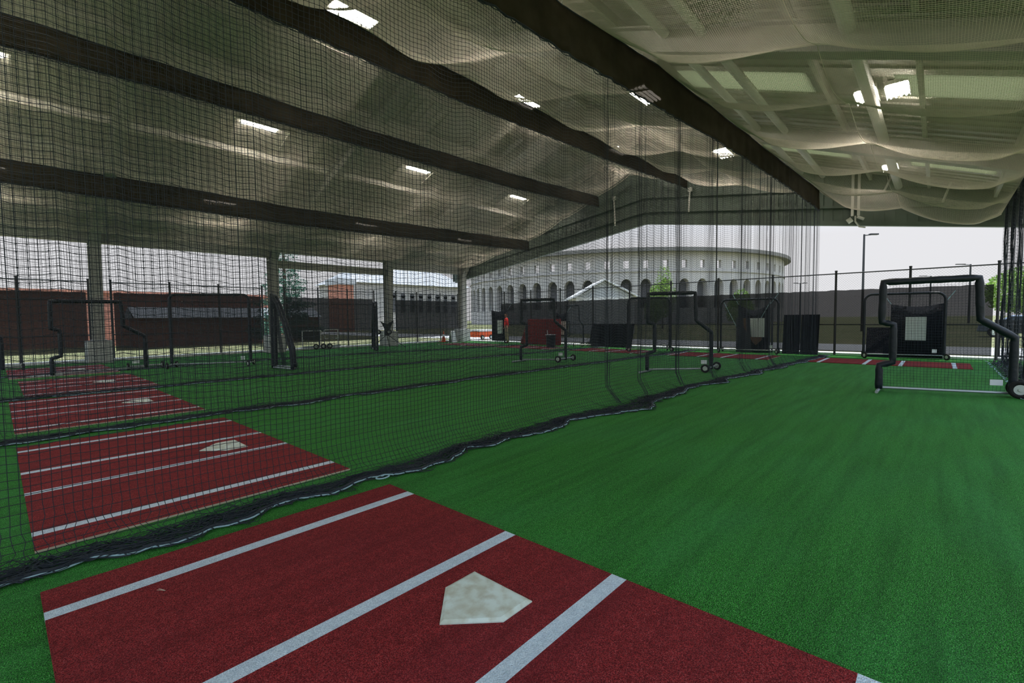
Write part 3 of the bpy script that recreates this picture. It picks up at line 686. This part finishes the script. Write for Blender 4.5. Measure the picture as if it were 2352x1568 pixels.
# catcher targets
def target(c, w, h, wr, label, cords=(), W2=None, top_sag=.1):
    """canvas hung on the fence; c=(x, y centre, z bottom)"""
    t = thing('canvas_target', label, 'target', (c[0], c[1], 0), -PI/2, 'canvas strike targets hung at the end fence')
    z0 = c[2]; n = 12; V = []; F = []
    W2 = W2 or w
    for i in range(n+1):
        q = i/n; u = -w/2+w*q; ub = -W2/2+W2*q; zt = z0+h-top_sag*math.sin(PI*q)
        V += [(ub, .02*math.sin(q*9), z0), (u*.9+ub*.1, .03*math.sin(q*6+1), z0+h*.5), (u, .02*math.sin(q*5), zt)]
    F = [(i*3+k, (i+1)*3+k, (i+1)*3+k+1, i*3+k+1) for i in range(n) for k in (0, 1)]
    o = link_mesh('canvas_sheet', V, F, M['canvas'], t, smooth=True); s = o.modifiers.new('thick', 'SOLIDIFY'); s.thickness = .006
    a, b, za, zb = wr
    MB().box((a, -.05, za), (b, -.035, zb)).build('strike_zone_panel', M['tgt'], t)['label'] = 'white rectangular strike zone panel'
    mb = MB()
    for s_ in (-1, 1): mb.tube([(s_*w/2, 0, z0+h), (s_*(w/2+.25), .1, z0+h+.4)], .012, 5)
    for (u0, q0, u1, q1) in cords: mb.tube([(u0, -.06, q0), (u1, -.06, q1)], .013, 5)
    mb.build('tie_cord', M['rope'], t)
    return t
target((20.72, .55, .02), 1.35, 1.80, (-.28, .25, .60, 1.38), 'black canvas target with white panel behind the near lane end screen')
target((20.72, 5.55, .0), 1.2, 1.95, (-.14, .40, .62, 1.38), 'black canvas target with tilted white panel behind the second lane end screen', top_sag=.25, cords=((-1.15, 2.04, -.53, .8), (.6, 2.02, .28, 1.39)))
target((20.85, 19.95, .1), 1.38, 1.9, (-.16, .30, .56, 1.38), 'black canvas target with narrow white panel behind the person')
target((20.7, 15.15, .5), .75, 1.27, (-.12, .33, .05+.5, 1.3), 'small dark canvas target half hidden by the red panel')
# brown leather flaps on second-lane target
t = thing('leaning_pad', 'brown and dark blue pads leaning beside the tilted white target panel', 'pad', (20.5, 5.6, 0), -PI/2)
MB().prism([(-.55, .02), (.05, .02), (-.05, 1.38), (-.55, 1.4)], 'y', -.03, .03).build('dark_pad', M['vinyl'], t)
MB().prism([(.0, .62), (.42, .62), (.4, .5), (.2, .3), (.08, .42)], 'y', -.07, -.04).prism([(-.3, 1.38), (-.16, 1.38), (-.14, .8), (-.24, 1.0)], 'y', -.07, -.04).build('brown_flap', M['brown'], t)
# black rubber mats leaning on the end fence
for (ya, yb, h, tx) in ((10.9, 13.3, 1.15, 'right of the low white bar'), (3.3, 4.5, 1.5, 'right of the tilted target'), (1.2, 1.9, 1.02, 'beside the near lane canvas target')):
    t = thing('rubber_mat', 'black rubber panels on the end fence, '+tx, 'rubber mat', (20.6, (ya+yb)/2, 0), 0, 'black rubber panels leaning on the end fence'); w = (yb-ya); n = max(1, round(w/.6))
    for k in range(n):
        a = -w/2+w*k/n; mb = MB(); mb.add([(-.1-.03*k % .1, a, .01), (-.1, a+w/n*.97, .01), (.2, a+w/n*.97, h), (.2, a, h), (-.07, a, .01), (-.07, a+w/n*.97, .01), (.23, a+w/n*.97, h), (.23, a, h)],
            [(0, 1, 2, 3), (7, 6, 5, 4), (0, 4, 5, 1), (1, 5, 6, 2), (2, 6, 7, 3), (3, 7, 4, 0)]); mb.build('panel', M['canvas'], t)

# red mound standing on edge, can
t = thing('portable_mound', 'dark red portable pitching mound stood on edge by the end fence', 'pitching mound', (20.3, 16.3, 0), math.atan2(-3.1, -.35))
mb = MB(); mb.prism([(-1.6, .02), (1.5, .02), (1.5, 1.42), (-.95, 1.42), (-1.05, 1.25)], 'y', -.06, .06); bevel(mb.build('red_deck', M['redpad'], t), .01)
MB().prism([(-1.18, .68), (-1.02, .66), (-1.0, 1.12), (-1.1, 1.1)], 'y', -.075, -.06).prism([(-1.18, .68), (-1.02, .66), (-1.0, 1.12), (-1.1, 1.1)], 'y', .06, .075).build('pitching_rubber', M['tgt'], t)
t = thing('trash_can', 'black trash can with pale rim in front of the red mound', 'trash can', (18.63, 14.3, .016))
mb = MB(); mb.tube([(0, 0, .0), (0, 0, .62)], [.2, .25], 18); mb.build('bin', M['vinyl'], t, smooth=False)
mb = MB(); n = 20; mb.tube([(.255*math.cos(2*PI*k/n), .255*math.sin(2*PI*k/n), .63) for k in range(n+1)], .015, 6); mb.build('rim', M['label'], t)
MB().tube([(.0, .2, .62), (.0, .22, .85)], .015, 6).build('handle', M['label'], t)
for p, tx in (((18.9, 13.55, .037), 'right of the black trash can'), ((18.3, 13.1, .037), 'on the red mat beyond the third net')):
    bm = bmesh.new(); bmesh.ops.create_icosphere(bm, subdivisions=2, radius=.037); me = bpy.data.meshes.new('baseball'); bm.to_mesh(me); bm.free(); me.materials.append(M['label']); o = bpy.data.objects.new('baseball', me); o.location = p; C.objects.link(o)
    tag(o, 'white baseball lying '+tx, 'ball', 'baseballs on the turf')

# pitching machine
t = thing('pitching_machine', 'black pitching machine on a tripod in front of the third column', 'pitching machine', (13.7, 21.2, 0), -.6)
for nm, p in (('leg', (-.8, -.25, .02)), ('leg', (.95, -.2, .02)), ('leg', (.1, .7, .02))): MB().tube([(0, 0, .72), p], .018, 6).build(nm, M['post'], t)
MB().box((-.12, -.1, .68), (.14, .12, 1.0)).cyl((0, 0, .7), .1, .1).build('motor_housing', M['post'], t)
mb = MB(); mb.add([(-.12, -.1, 1.0), (.16, -.1, 1.0), (.16, .12, 1.0), (-.12, .12, 1.0), (-.3, -.14, 1.38), (.02, -.14, 1.25), (.02, .16, 1.25), (-.3, .16, 1.38), (.36, -.1, 1.46), (.36, .12, 1.46)],
    [(0, 1, 5, 4), (3, 7, 6, 2), (0, 4, 7, 3), (4, 5, 6, 7), (1, 8, 5), (2, 6, 9), (1, 2, 9, 8), (5, 8, 9, 6)]); mb.build('feeder_head', M['post'], t)
MB().tube([(.3, .0, 1.42), (.1, .05, 1.62), (-.02, .1, 1.66)], .02, 6).tube([(.34, 0, 1.4), (.4, 0, .9)], .012, 5).build('feeder_arm', M['steel'], t)
wheel(t, (-.42, -.12, .85), .13, .07, (.3, 1, 0)); wheel(t, (.12, -.16, .85), .13, .07, (.3, 1, 0))

# folded pale frame cart
t = thing('equipment_cart', 'pale metal frame cart with three small wheels by the fence, right of the second column', 'cart', (10.46, 24.0-.2, 0), 0)
mb = MB()
for x in (0, .95, 1.15, 1.9): mb.tube([(x, 0, .1), (x, 0, .98)], .022, 6)
for a, b, z in ((0, .95, .95), (1.15, 1.95, .98), (0, 1.0, .5), (1.15, 1.95, .52)): mb.tube([(a, 0, z), (b, 0, z)], .02, 6)
mb.tube([(0, 0, .12), (2.0, 0, .12)], .03, 6); mb.tube([(.95, 0, .98), (1.15, -.1, .6)], .02, 6); mb.build('tube_frame', M['paint_w'], t)
for u in (.62, 1.02, 1.35): wheel(t, (u, -.15, .14), .14, .06, (.2, 1, 0))
MB().box((.08, -.03, .45), (.9, .03, .92)).build('folded_panel', M['post'], t)
MB().box((.0, -.14, .12), (2.0, .1, .17)).build('tray', M['steel'], t)

# person in red shirt
def skin_body(name, joints, edges, m, parent, sub=2):
    me = bpy.data.meshes.new(name); me.from_pydata([j[:3] for j in joints], edges, []); o = bpy.data.objects.new(name, me); C.objects.link(o); o.parent = parent
    s = o.modifiers.new('skin', 'SKIN'); d = me.skin_vertices[0].data
    for k, j in enumerate(joints): d[k].radius = (j[3], j[4] if len(j) > 4 else j[3])
    d[0].use_root = True; o.modifiers.new('sub', 'SUBSURF').levels = sub; o.modifiers['sub'].render_levels = sub; me.materials.append(m); return o
t = thing('person', 'person in a red shirt and khaki trousers standing at the far end, arms low', 'person', (20.42, 18.97, 0), 2.3)
J = [(0, 0, .95, .13, .11), (0, 0, 1.12, .12, .10), (0, 0, 1.32, .15, .11), (0, 0, 1.46, .10, .08), (.01, 0, 1.53, .05), (.02, 0, 1.60, .06), (.03, 0, 1.68, .085, .095), (.02, 0, 1.76, .065),
     (0, .1, .90, .09), (.03, .11, .5, .06), (-.03, .12, .09, .04), (.1, .13, .04, .035), (0, -.1, .90, .09), (-.03, -.11, .5, .06), (-.1, -.12, .09, .04), (.02, -.13, .04, .035),
     (0, .19, 1.42, .055), (.0, .25, 1.15, .042), (.12, .2, .95, .034), (0, -.19, 1.42, .055), (.0, -.25, 1.15, .042), (.12, -.2, .95, .034)]
E_ = [(0, 1), (1, 2), (2, 3), (3, 4), (4, 5), (5, 6), (6, 7), (0, 8), (8, 9), (9, 10), (10, 11), (0, 12), (12, 13), (13, 14), (14, 15), (3, 16), (16, 17), (17, 18), (3, 19), (19, 20), (20, 21)]
for s_, b in ((1, 18), (-1, 21)):      # palm, thumb and four fingers on each hand
    bx, by, bz = J[b][:3]; p = len(J); J.append((bx+.05, by-.01*s_, bz-.05, .028, .018)); E_.append((b, p))
    for k in range(4):
        J.append((bx+.085-.004*k, by+(-.024+.016*k)*s_, bz-.088-.004*k, .009)); J.append((bx+.10-.006*k, by+(-.026+.017*k)*s_, bz-.125+.006*abs(k-1.5), .008)); n_ = len(J); E_ += [(p, n_-2), (n_-2, n_-1)]
    J.append((bx+.075, by-.035*s_, bz-.06, .010)); E_.append((p, len(J)-1)); J.append((bx+.10, by-.042*s_, bz-.075, .009)); E_.append((len(J)-2, len(J)-1))
body = skin_body('body', J, E_, M['skin'], t)
skin_body('trousers', [(0, 0, 1.0, .15, .13), (0, 0, .93, .15, .13), (0, .1, .88, .11), (.03, .11, .5, .085), (-.03, .12, .11, .075), (0, -.1, .88, .11), (-.03, -.11, .5, .085), (-.1, -.12, .11, .075)], [(0, 1), (1, 2), (2, 3), (3, 4), (1, 5), (5, 6), (6, 7)], M['khaki'], t)
skin_body('shirt', [(0, 0, .93, .165, .14), (0, 0, 1.12, .15, .13), (0, 0, 1.32, .175, .135), (0, 0, 1.45, .12, .09), (0, .2, 1.43, .08), (0, .25, 1.2, .07), (.07, .22, 1.05, .06), (0, -.2, 1.43, .08), (0, -.25, 1.2, .07), (.07, -.22, 1.05, .06)], [(0, 1), (1, 2), (2, 3), (3, 4), (4, 5), (5, 6), (3, 7), (7, 8), (8, 9)], M['shirt'], t)
skin_body('hair', [(-.01, 0, 1.70, .08, .09), (.0, 0, 1.77, .085), (.05, 0, 1.79, .06)], [(0, 1), (1, 2)], M['hair'], t)
skin_body('shoe', [(-.04, .12, .05, .05), (.12, .13, .04, .045)], [(0, 1)], M['rubber'], t); skin_body('shoe', [(-.11, -.12, .05, .05), (.05, -.13, .04, .045)], [(0, 1)], M['rubber'], t)

# objects beyond the gate
t = thing('traffic_cone', 'orange cone against the left fence near the gate', 'cone', (19.4, 23.55, 0)); MB().tube([(0, 0, .03), (0, 0, .72)], [.14, .02], 14).build('cone_body', M['orange'], t); MB().box((-.18, -.18, 0), (.18, .18, .03)).build('cone_base', M['orange'], t); MB().tube([(0, 0, .35), (0, 0, .5)], [.085, .06], 14).build('white_collar', M['label'], t)
t = thing('folded_board', 'bright white A-board standing by the fence near the far corner', 'sign board', (19.6, 22.9, 0), .3)
for s in (-1, 1): MB().prism([(-.3, .0), (.3, 0), (.22, .75), (-.2, .75)], 'y', -.012, .012).build('board_leaf', M['pale'], t).rotation_euler = (s*.18, 0, 0)
for c in t.children: c.location = (0, -.14 if c.rotation_euler[0] < 0 else .14, 0)
t = thing('utility_cart', 'orange and white utility cart outside the gate', 'cart', (24.5, 25.3, -.08)); MB().box((-.7, -.5, .2), (.7, .5, .62)).build('orange_bin', M['orange'], t); MB().box((-.75, -.55, .62), (.75, .55, .75)).build('white_lid', M['pale'], t)
for s in (-1, 1): wheel(t, (s*.45, -.55, .18), .18, .08, (0, 1, 0))

# ------------------------------------------------------------------ outside: buildings
t = thing('brick_building', 'long low red brick building beyond the left fence', 'building', (-20, 41, 0))
mb = MB(); mb.box((0, 0, -.3), (36, 12, 3.42)); mb.build('brick_wall', M['brick'], t); MB().box((-.2, -.2, 3.42), (36.2, 12.2, 3.6)).build('coping', M['brick'], t)
t = thing('low_shed', 'low shed with pale grey roof in front of the brick building', 'building', (6.0, 36.3, 0))
mb = MB(); mb.box((0, 0, -.3), (11.3, 3, 1.75)); mb.build('shed_wall', M['brick'], t); MB().prism([(-.4, 1.75), (0, 1.72), (1.5, 2.45), (3.2, 1.75)], 'x', -.3, 11.6).build('shed_roof', M['roof_grey'], t)
t = thing('brick_tower', 'red brick stair tower with dark cap beyond the fence, left of the pale hall', 'building', (31.5, 60, 0))
MB().box((0, 0, -.3), (2.1, 3, 6.3)).build('tower_wall', M['brick'], t); MB().box((-.3, -.3, 6.3), (2.4, 3.3, 7.1)).build('tower_cap', M['roof_grey'], t)
t = thing('pale_hall', 'long pale hall with grey hipped roof and tall dark window openings, left of the stadium', 'building', (34.5, 62, 0))
MB().box((0, 0, -.3), (22, 10, 6.9)).build('hall_wall', M['stone'], t)
mb = MB(); mb.add([(-.5, -.5, 6.9), (22.5, -.5, 6.9), (22.5, 10.5, 6.9), (-.5, 10.5, 6.9), (3, 5, 9.6), (20, 5, 9.8)], [(3, 2, 1, 0), (0, 1, 5, 4), (1, 2, 5), (2, 3, 4, 5), (3, 0, 4)]); mb.build('hall_roof', M['roof_grey'], t)
for k in range(9): MB().box((6.5+k*1.7, -.06, 2.6), (7.3+k*1.7, .02, 5.2)).cyl((6.9+k*1.7, -.02, 5.2), .4, .08, (0, 1, 0), 14).build('window', M['stone_d'], t)
t = thing('gabled_pavilion', 'small white pavilion with a gabled roof in front of the stadium', 'building', (37.6, 25.8, 0), math.atan2(-4.3, 3.9))
MB().box((0, 0, -.3), (5.6, 6, 3.4)).build('pavilion_wall', M['pale'], t)
mb = MB(); mb.prism([(-.4, 3.3), (2.7, 5.0), (6.0, 3.3), (6.0, 3.45), (2.7, 5.17), (-.4, 3.45)], 'y', -.5, 6.5); mb.build('gable_roof', M['pale'], t)
MB().prism([(0, 3.4), (5.6, 3.4), (2.7, 4.95)], 'y', 0, .1).build('gable_face', M['roof_grey'], t)

# stadium: curved arcaded wall
D_, RS = 150., 45.
cdir = Vector((.8686, .4955)).normalized(); ctr = Vector((cdir.x, cdir.y))*D_*1.0
t = thing('stadium', 'round pale concrete stadium with arches and small square windows beyond the end fence', 'stadium', (ctr.x, ctr.y, 0), math.atan2(-cdir.y, -cdir.x))
NB = 34; da = PI/NB
def pol(a, z, R=RS): return (R*math.cos(a), R*math.sin(a), z)
wall = MB(); course = MB(); rim = MB(); dark = MB()
zA0, zS, zAr, zW0, zW1, zTop = 3.4, 8.1, 9.7, 12.0, 13.7, 15.4
for b in range(-2, NB+2):
    a0 = -PI/2+b*da; a1 = a0+da; w = .29
    al, ar = a0+da*(.5-w), a0+da*(.5+w); am = (a0+a1)/2
    def quad(x0, x1, z0, z1): wall.add([pol(x0, z0), pol(x1, z0), pol(x1, z1), pol(x0, z1)], [(0, 1, 2, 3)])
    quad(a0, al, -.3, zW0-1); quad(ar, a1, -.3, zW0-1); quad(al, ar, -.3, zA0)
    arc = [(am-(ar-al)/2*math.cos(q), zS+(zAr-zS)*math.sin(q)) for q in np.linspace(0, PI, 9)]
    for i in range(8): quad2 = [pol(arc[i][0], arc[i][1]), pol(arc[i+1][0], arc[i+1][1]), pol(arc[i+1][0], zW0-1), pol(arc[i][0], zW0-1)]; wall.add(quad2, [(0, 1, 2, 3)])
    edge = [(al, zA0)]+arc+[(ar, zA0)]
    rev = MB()
    for i in range(len(edge)-1): rev.add([pol(*edge[i]), pol(*edge[i+1]), pol(edge[i+1][0], edge[i+1][1], RS-1.5), pol(edge[i][0], edge[i][1], RS-1.5)], [(0, 1, 2, 3)])
    rev.build('arch', M['stone'], t); rev = MB()
    wl_, wr_ = a0+da*.36, a0+da*.64
    quad(a0, wl_, zW0-1, zTop); quad(wr_, a1, zW0-1, zTop); quad(wl_, wr_, zW0-1, zW0); quad(wl_, wr_, zW1, zTop)
    we = [(wl_, zW0), (wr_, zW0), (wr_, zW1), (wl_, zW1), (wl_, zW0)]
    for i in range(4): rev.add([pol(*we[i]), pol(*we[i+1]), pol(we[i+1][0], we[i+1][1], RS-.8), pol(we[i][0], we[i][1], RS-.8)], [(0, 1, 2, 3)])
    rev.build('window', M['stone'], t)
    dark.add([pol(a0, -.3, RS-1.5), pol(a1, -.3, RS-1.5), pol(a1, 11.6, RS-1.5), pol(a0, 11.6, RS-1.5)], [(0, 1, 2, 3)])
    for R0, R1, z0, z1 in ((RS+1.5, RS-3.5, zTop, zTop+.8),):
        v = [pol(a0, z0, R0), pol(a1, z0, R0), pol(a1, z1, R0), pol(a0, z1, R0), pol(a0, z0, R1), pol(a1, z0, R1), pol(a1, z1, R1), pol(a0, z1, R1)]
        rim.add(v, [(0, 1, 2, 3), (3, 2, 6, 7), (1, 0, 4, 5), (7, 6, 5, 4)])
    course.add([pol(a0, 11.2, RS+.25), pol(a1, 11.2, RS+.25), pol(a1, 11.5, RS+.25), pol(a0, 11.5, RS+.25), pol(a0, 11.5, RS), pol(a1, 11.5, RS)], [(0, 1, 2, 3), (3, 2, 5, 4)])
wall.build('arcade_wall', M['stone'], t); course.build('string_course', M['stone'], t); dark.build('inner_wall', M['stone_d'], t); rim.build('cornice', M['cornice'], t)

# ------------------------------------------------------------------ lamp posts, trees, cars
def lamp_post(x, y, h, arm, label, double=False, r=.09):
    t = thing('lamp_post', label, 'lamp post', (x, y, -.08), YAW-PI/2, 'lamp posts outside')
    MB().tube([(0, 0, 0), (0, 0, h)], [r*1.2, r*.8], 10).build('pole', M['post'], t)
    mb = MB(); mb.tube([(0, 0, h-.1), (arm, 0, h)], .05, 6)
    if double: mb.tube([(0, 0, h-.1), (-arm, 0, h)], .05, 6)
    mb.build('arm', M['post'], t)
    for s in ((1, -1) if double else (1,)): MB().box((s*arm*.45 if s > 0 else s*arm*1.15, -.14, h-.06), (s*arm*1.15 if s > 0 else s*arm*.45, .14, h+.06)).build('lamp_head', M['post'], t)
lamp_post(54.75, 5.33, 9.0, 1.1, 'tall dark street lamp rising above the end fence on the right', r=.1)
lamp_post(103.8, -3.5, 9.3, -2.0, 'distant street lamp beyond the padded screen, right one of the far pair', r=.14)
lamp_post(127.7, 1.4, 9.2, -2.0, 'most distant street lamp, left one of the far pair', r=.16)
lamp_post(104.1, 19.8, 7.7, 1.1, 'distant street lamp with two arms right of the stadium', double=True, r=.12)
def leaves(parent, blobs, n, size, m, seed, flat=1.):
    rs = np.random.default_rng(seed); P = []
    w = np.array([b[3]*b[3]*b[4] for b in blobs]); w = w/w.sum()
    idx = rs.choice(len(blobs), n, p=w); B = np.array(blobs)[idx]
    d = rs.normal(size=(n, 3)); d /= np.linalg.norm(d, axis=1, keepdims=True); rad = rs.uniform(.45, 1, (n, 1))**.5
    c = B[:, :3]+d*rad*np.stack([B[:, 3], B[:, 3], B[:, 4]], 1)
    a = rs.normal(size=(n, 3)); a[:, 2] *= flat; a /= np.linalg.norm(a, axis=1, keepdims=True); b = np.cross(a, rs.normal(size=(n, 3))); b /= np.linalg.norm(b, axis=1, keepdims=True)
    s = size*rs.uniform(.6, 1.3, (n, 1)); V = np.stack([c-a*s, c+b*s*.4, c+a*s, c-b*s*.4], 1).reshape(-1, 3)
    return link_mesh('foliage', V, np.arange(4*n).reshape(-1, 4), M[m], parent)
t = thing('pine_tree', 'dark green pine tree behind the second column, beyond the left fence', 'tree', (13.0, 32, -.1))
MB().tube([(0, 0, 0), (0, 0, 8.2)], [.22, .03], 8).build('trunk', M['bark'], t)
bl = []
for z in np.arange(.7, 8, .45):
    R = (8.3-z)*.30*random.uniform(.8, 1.15); n = int(5+R*4)
    for k in range(n):
        a = 2*PI*k/n+z*2; q = random.uniform(.5, .85); bl.append((R*q*math.cos(a), R*q*math.sin(a), z-.25*q+random.uniform(-.12, .12), R*.34, .2))
leaves(t, bl, 16000, .075, 'leaf_d', 3, .4)
for x, y, h, R, kind, lab in ((60, 27.3, 9.0, 1.8, 'leaf_l', 'bright narrow tree in front of the stadium arches, left of the padded screen top'), (50, 23.8, 5.5, 1.0, 'leaf_l', 'small light green tree right of the white pavilion'), (58, 17.0, 5.0, 1.6, 'leaf_l', 'low leafy bush at the right foot of the stadium')):
    t = thing('small_tree', lab, 'tree', (x, y, -.1), group='young trees by the stadium'); MB().tube([(0, 0, 0), (0, 0, h*.5)], [.12, .05], 6).build('trunk', M['bark'], t)
    leaves(t, [(0, 0, h*.45, R, h*.3), (.2*R, 0, h*.7, R*.6, h*.25), (-.3*R, .1, h*.3, R*.8, h*.15)], 2600, .13, kind, int(x))
for x, y, h, R, lab in ((70, -6.5, 6.4, 3.2, 'broad bright tree seen through the right net curtain, left one'), (66, -15.5, 6.2, 3.2, 'broad bright tree seen through the right net curtain, right one')):
    t = thing('leafy_tree', lab, 'tree', (x, y, -.1), group='trees beyond the right curtain'); MB().tube([(0, 0, 0), (0, 0, h*.5)], [.25, .12], 8).build('trunk', M['bark'], t)
    leaves(t, [(0, 0, h*.6, R, h*.38), (1.5, 1, h*.55, R*.7, h*.3), (-1.2, -1, h*.5, R*.8, h*.3)], 5000, .2, 'leaf_l', int(y)+50)
def car(x, y, rz, label):
    t = thing('car', label, 'car', (x, y, -.08), rz, 'parked cars beyond the right curtain')
    prof = [(-2.2, .3), (-2.25, .75), (-1.5, .9), (-.9, 1.4), (.7, 1.42), (1.4, .95), (2.15, .85), (2.25, .35)]
    bevel(MB().prism(prof, 'y', -.85, .85).build('body', M['car'], t), .08, 2)
    MB().prism([(-1.3, .95), (-.85, 1.33), (.62, 1.35), (1.2, .97)], 'y', -.87, .87).build('side_window', M['glass'], t)
    for sx in (-1.35, 1.4):
        for sy in (-.8, .8): wheel(t, (sx, sy, .33), .33, .2, (0, 1, 0))
car(44, -4.2, 1.4, 'blue-grey car parked outside, left of the two behind the right curtain'); car(46.5, -9.6, 1.4, 'blue-grey car parked outside, right of the two behind the right curtain')
o = MB().box((23.4, -9, -.05), (23.7, -1.5, .0)).box((23.4, -9, .78), (23.6, -1.45, 1.25)).box((23.45, -1.6, 0), (23.55, -1.5, .8)).box((23.45, -5, 0), (23.55, -4.9, .8)).build('barrier_panel', M['post'])
tag(o, 'low dark barrier panel outside behind the right net curtain', 'barrier')
o = MB().box((24.5, -60, -.1), (30, 60, -.06)).build('path', M['curb']); struct(o)
# ------------------------------------------------------------------ fallen straw on the turf
for k, (x, y, L, a, tx) in enumerate(((2.9, -.75, .10, 1.2, 'on the green turf at lower right'), (1.5, .55, .06, .5, 'on the nearest red mat below the plate'), (.55, 3.1, .05, 2.2, 'on the nearest red mat at its left end'))):
    z = .004 if k == 0 else .02; mb = MB(); mb.tube([(-L/2, 0, 0), (0, .004, .003), (L/2, 0, 0)], .0013, 5); mb.tube([(-L/2, 0, 0), (0, -.004, .003), (L/2, -.012, 0)], .0013, 5)
    o = mb.build('straw', M['mat_back']); o.location = (x, y, z); o.rotation_euler = (0, 0, a); tag(o, 'tiny pale dry straw lying '+tx, 'straw')
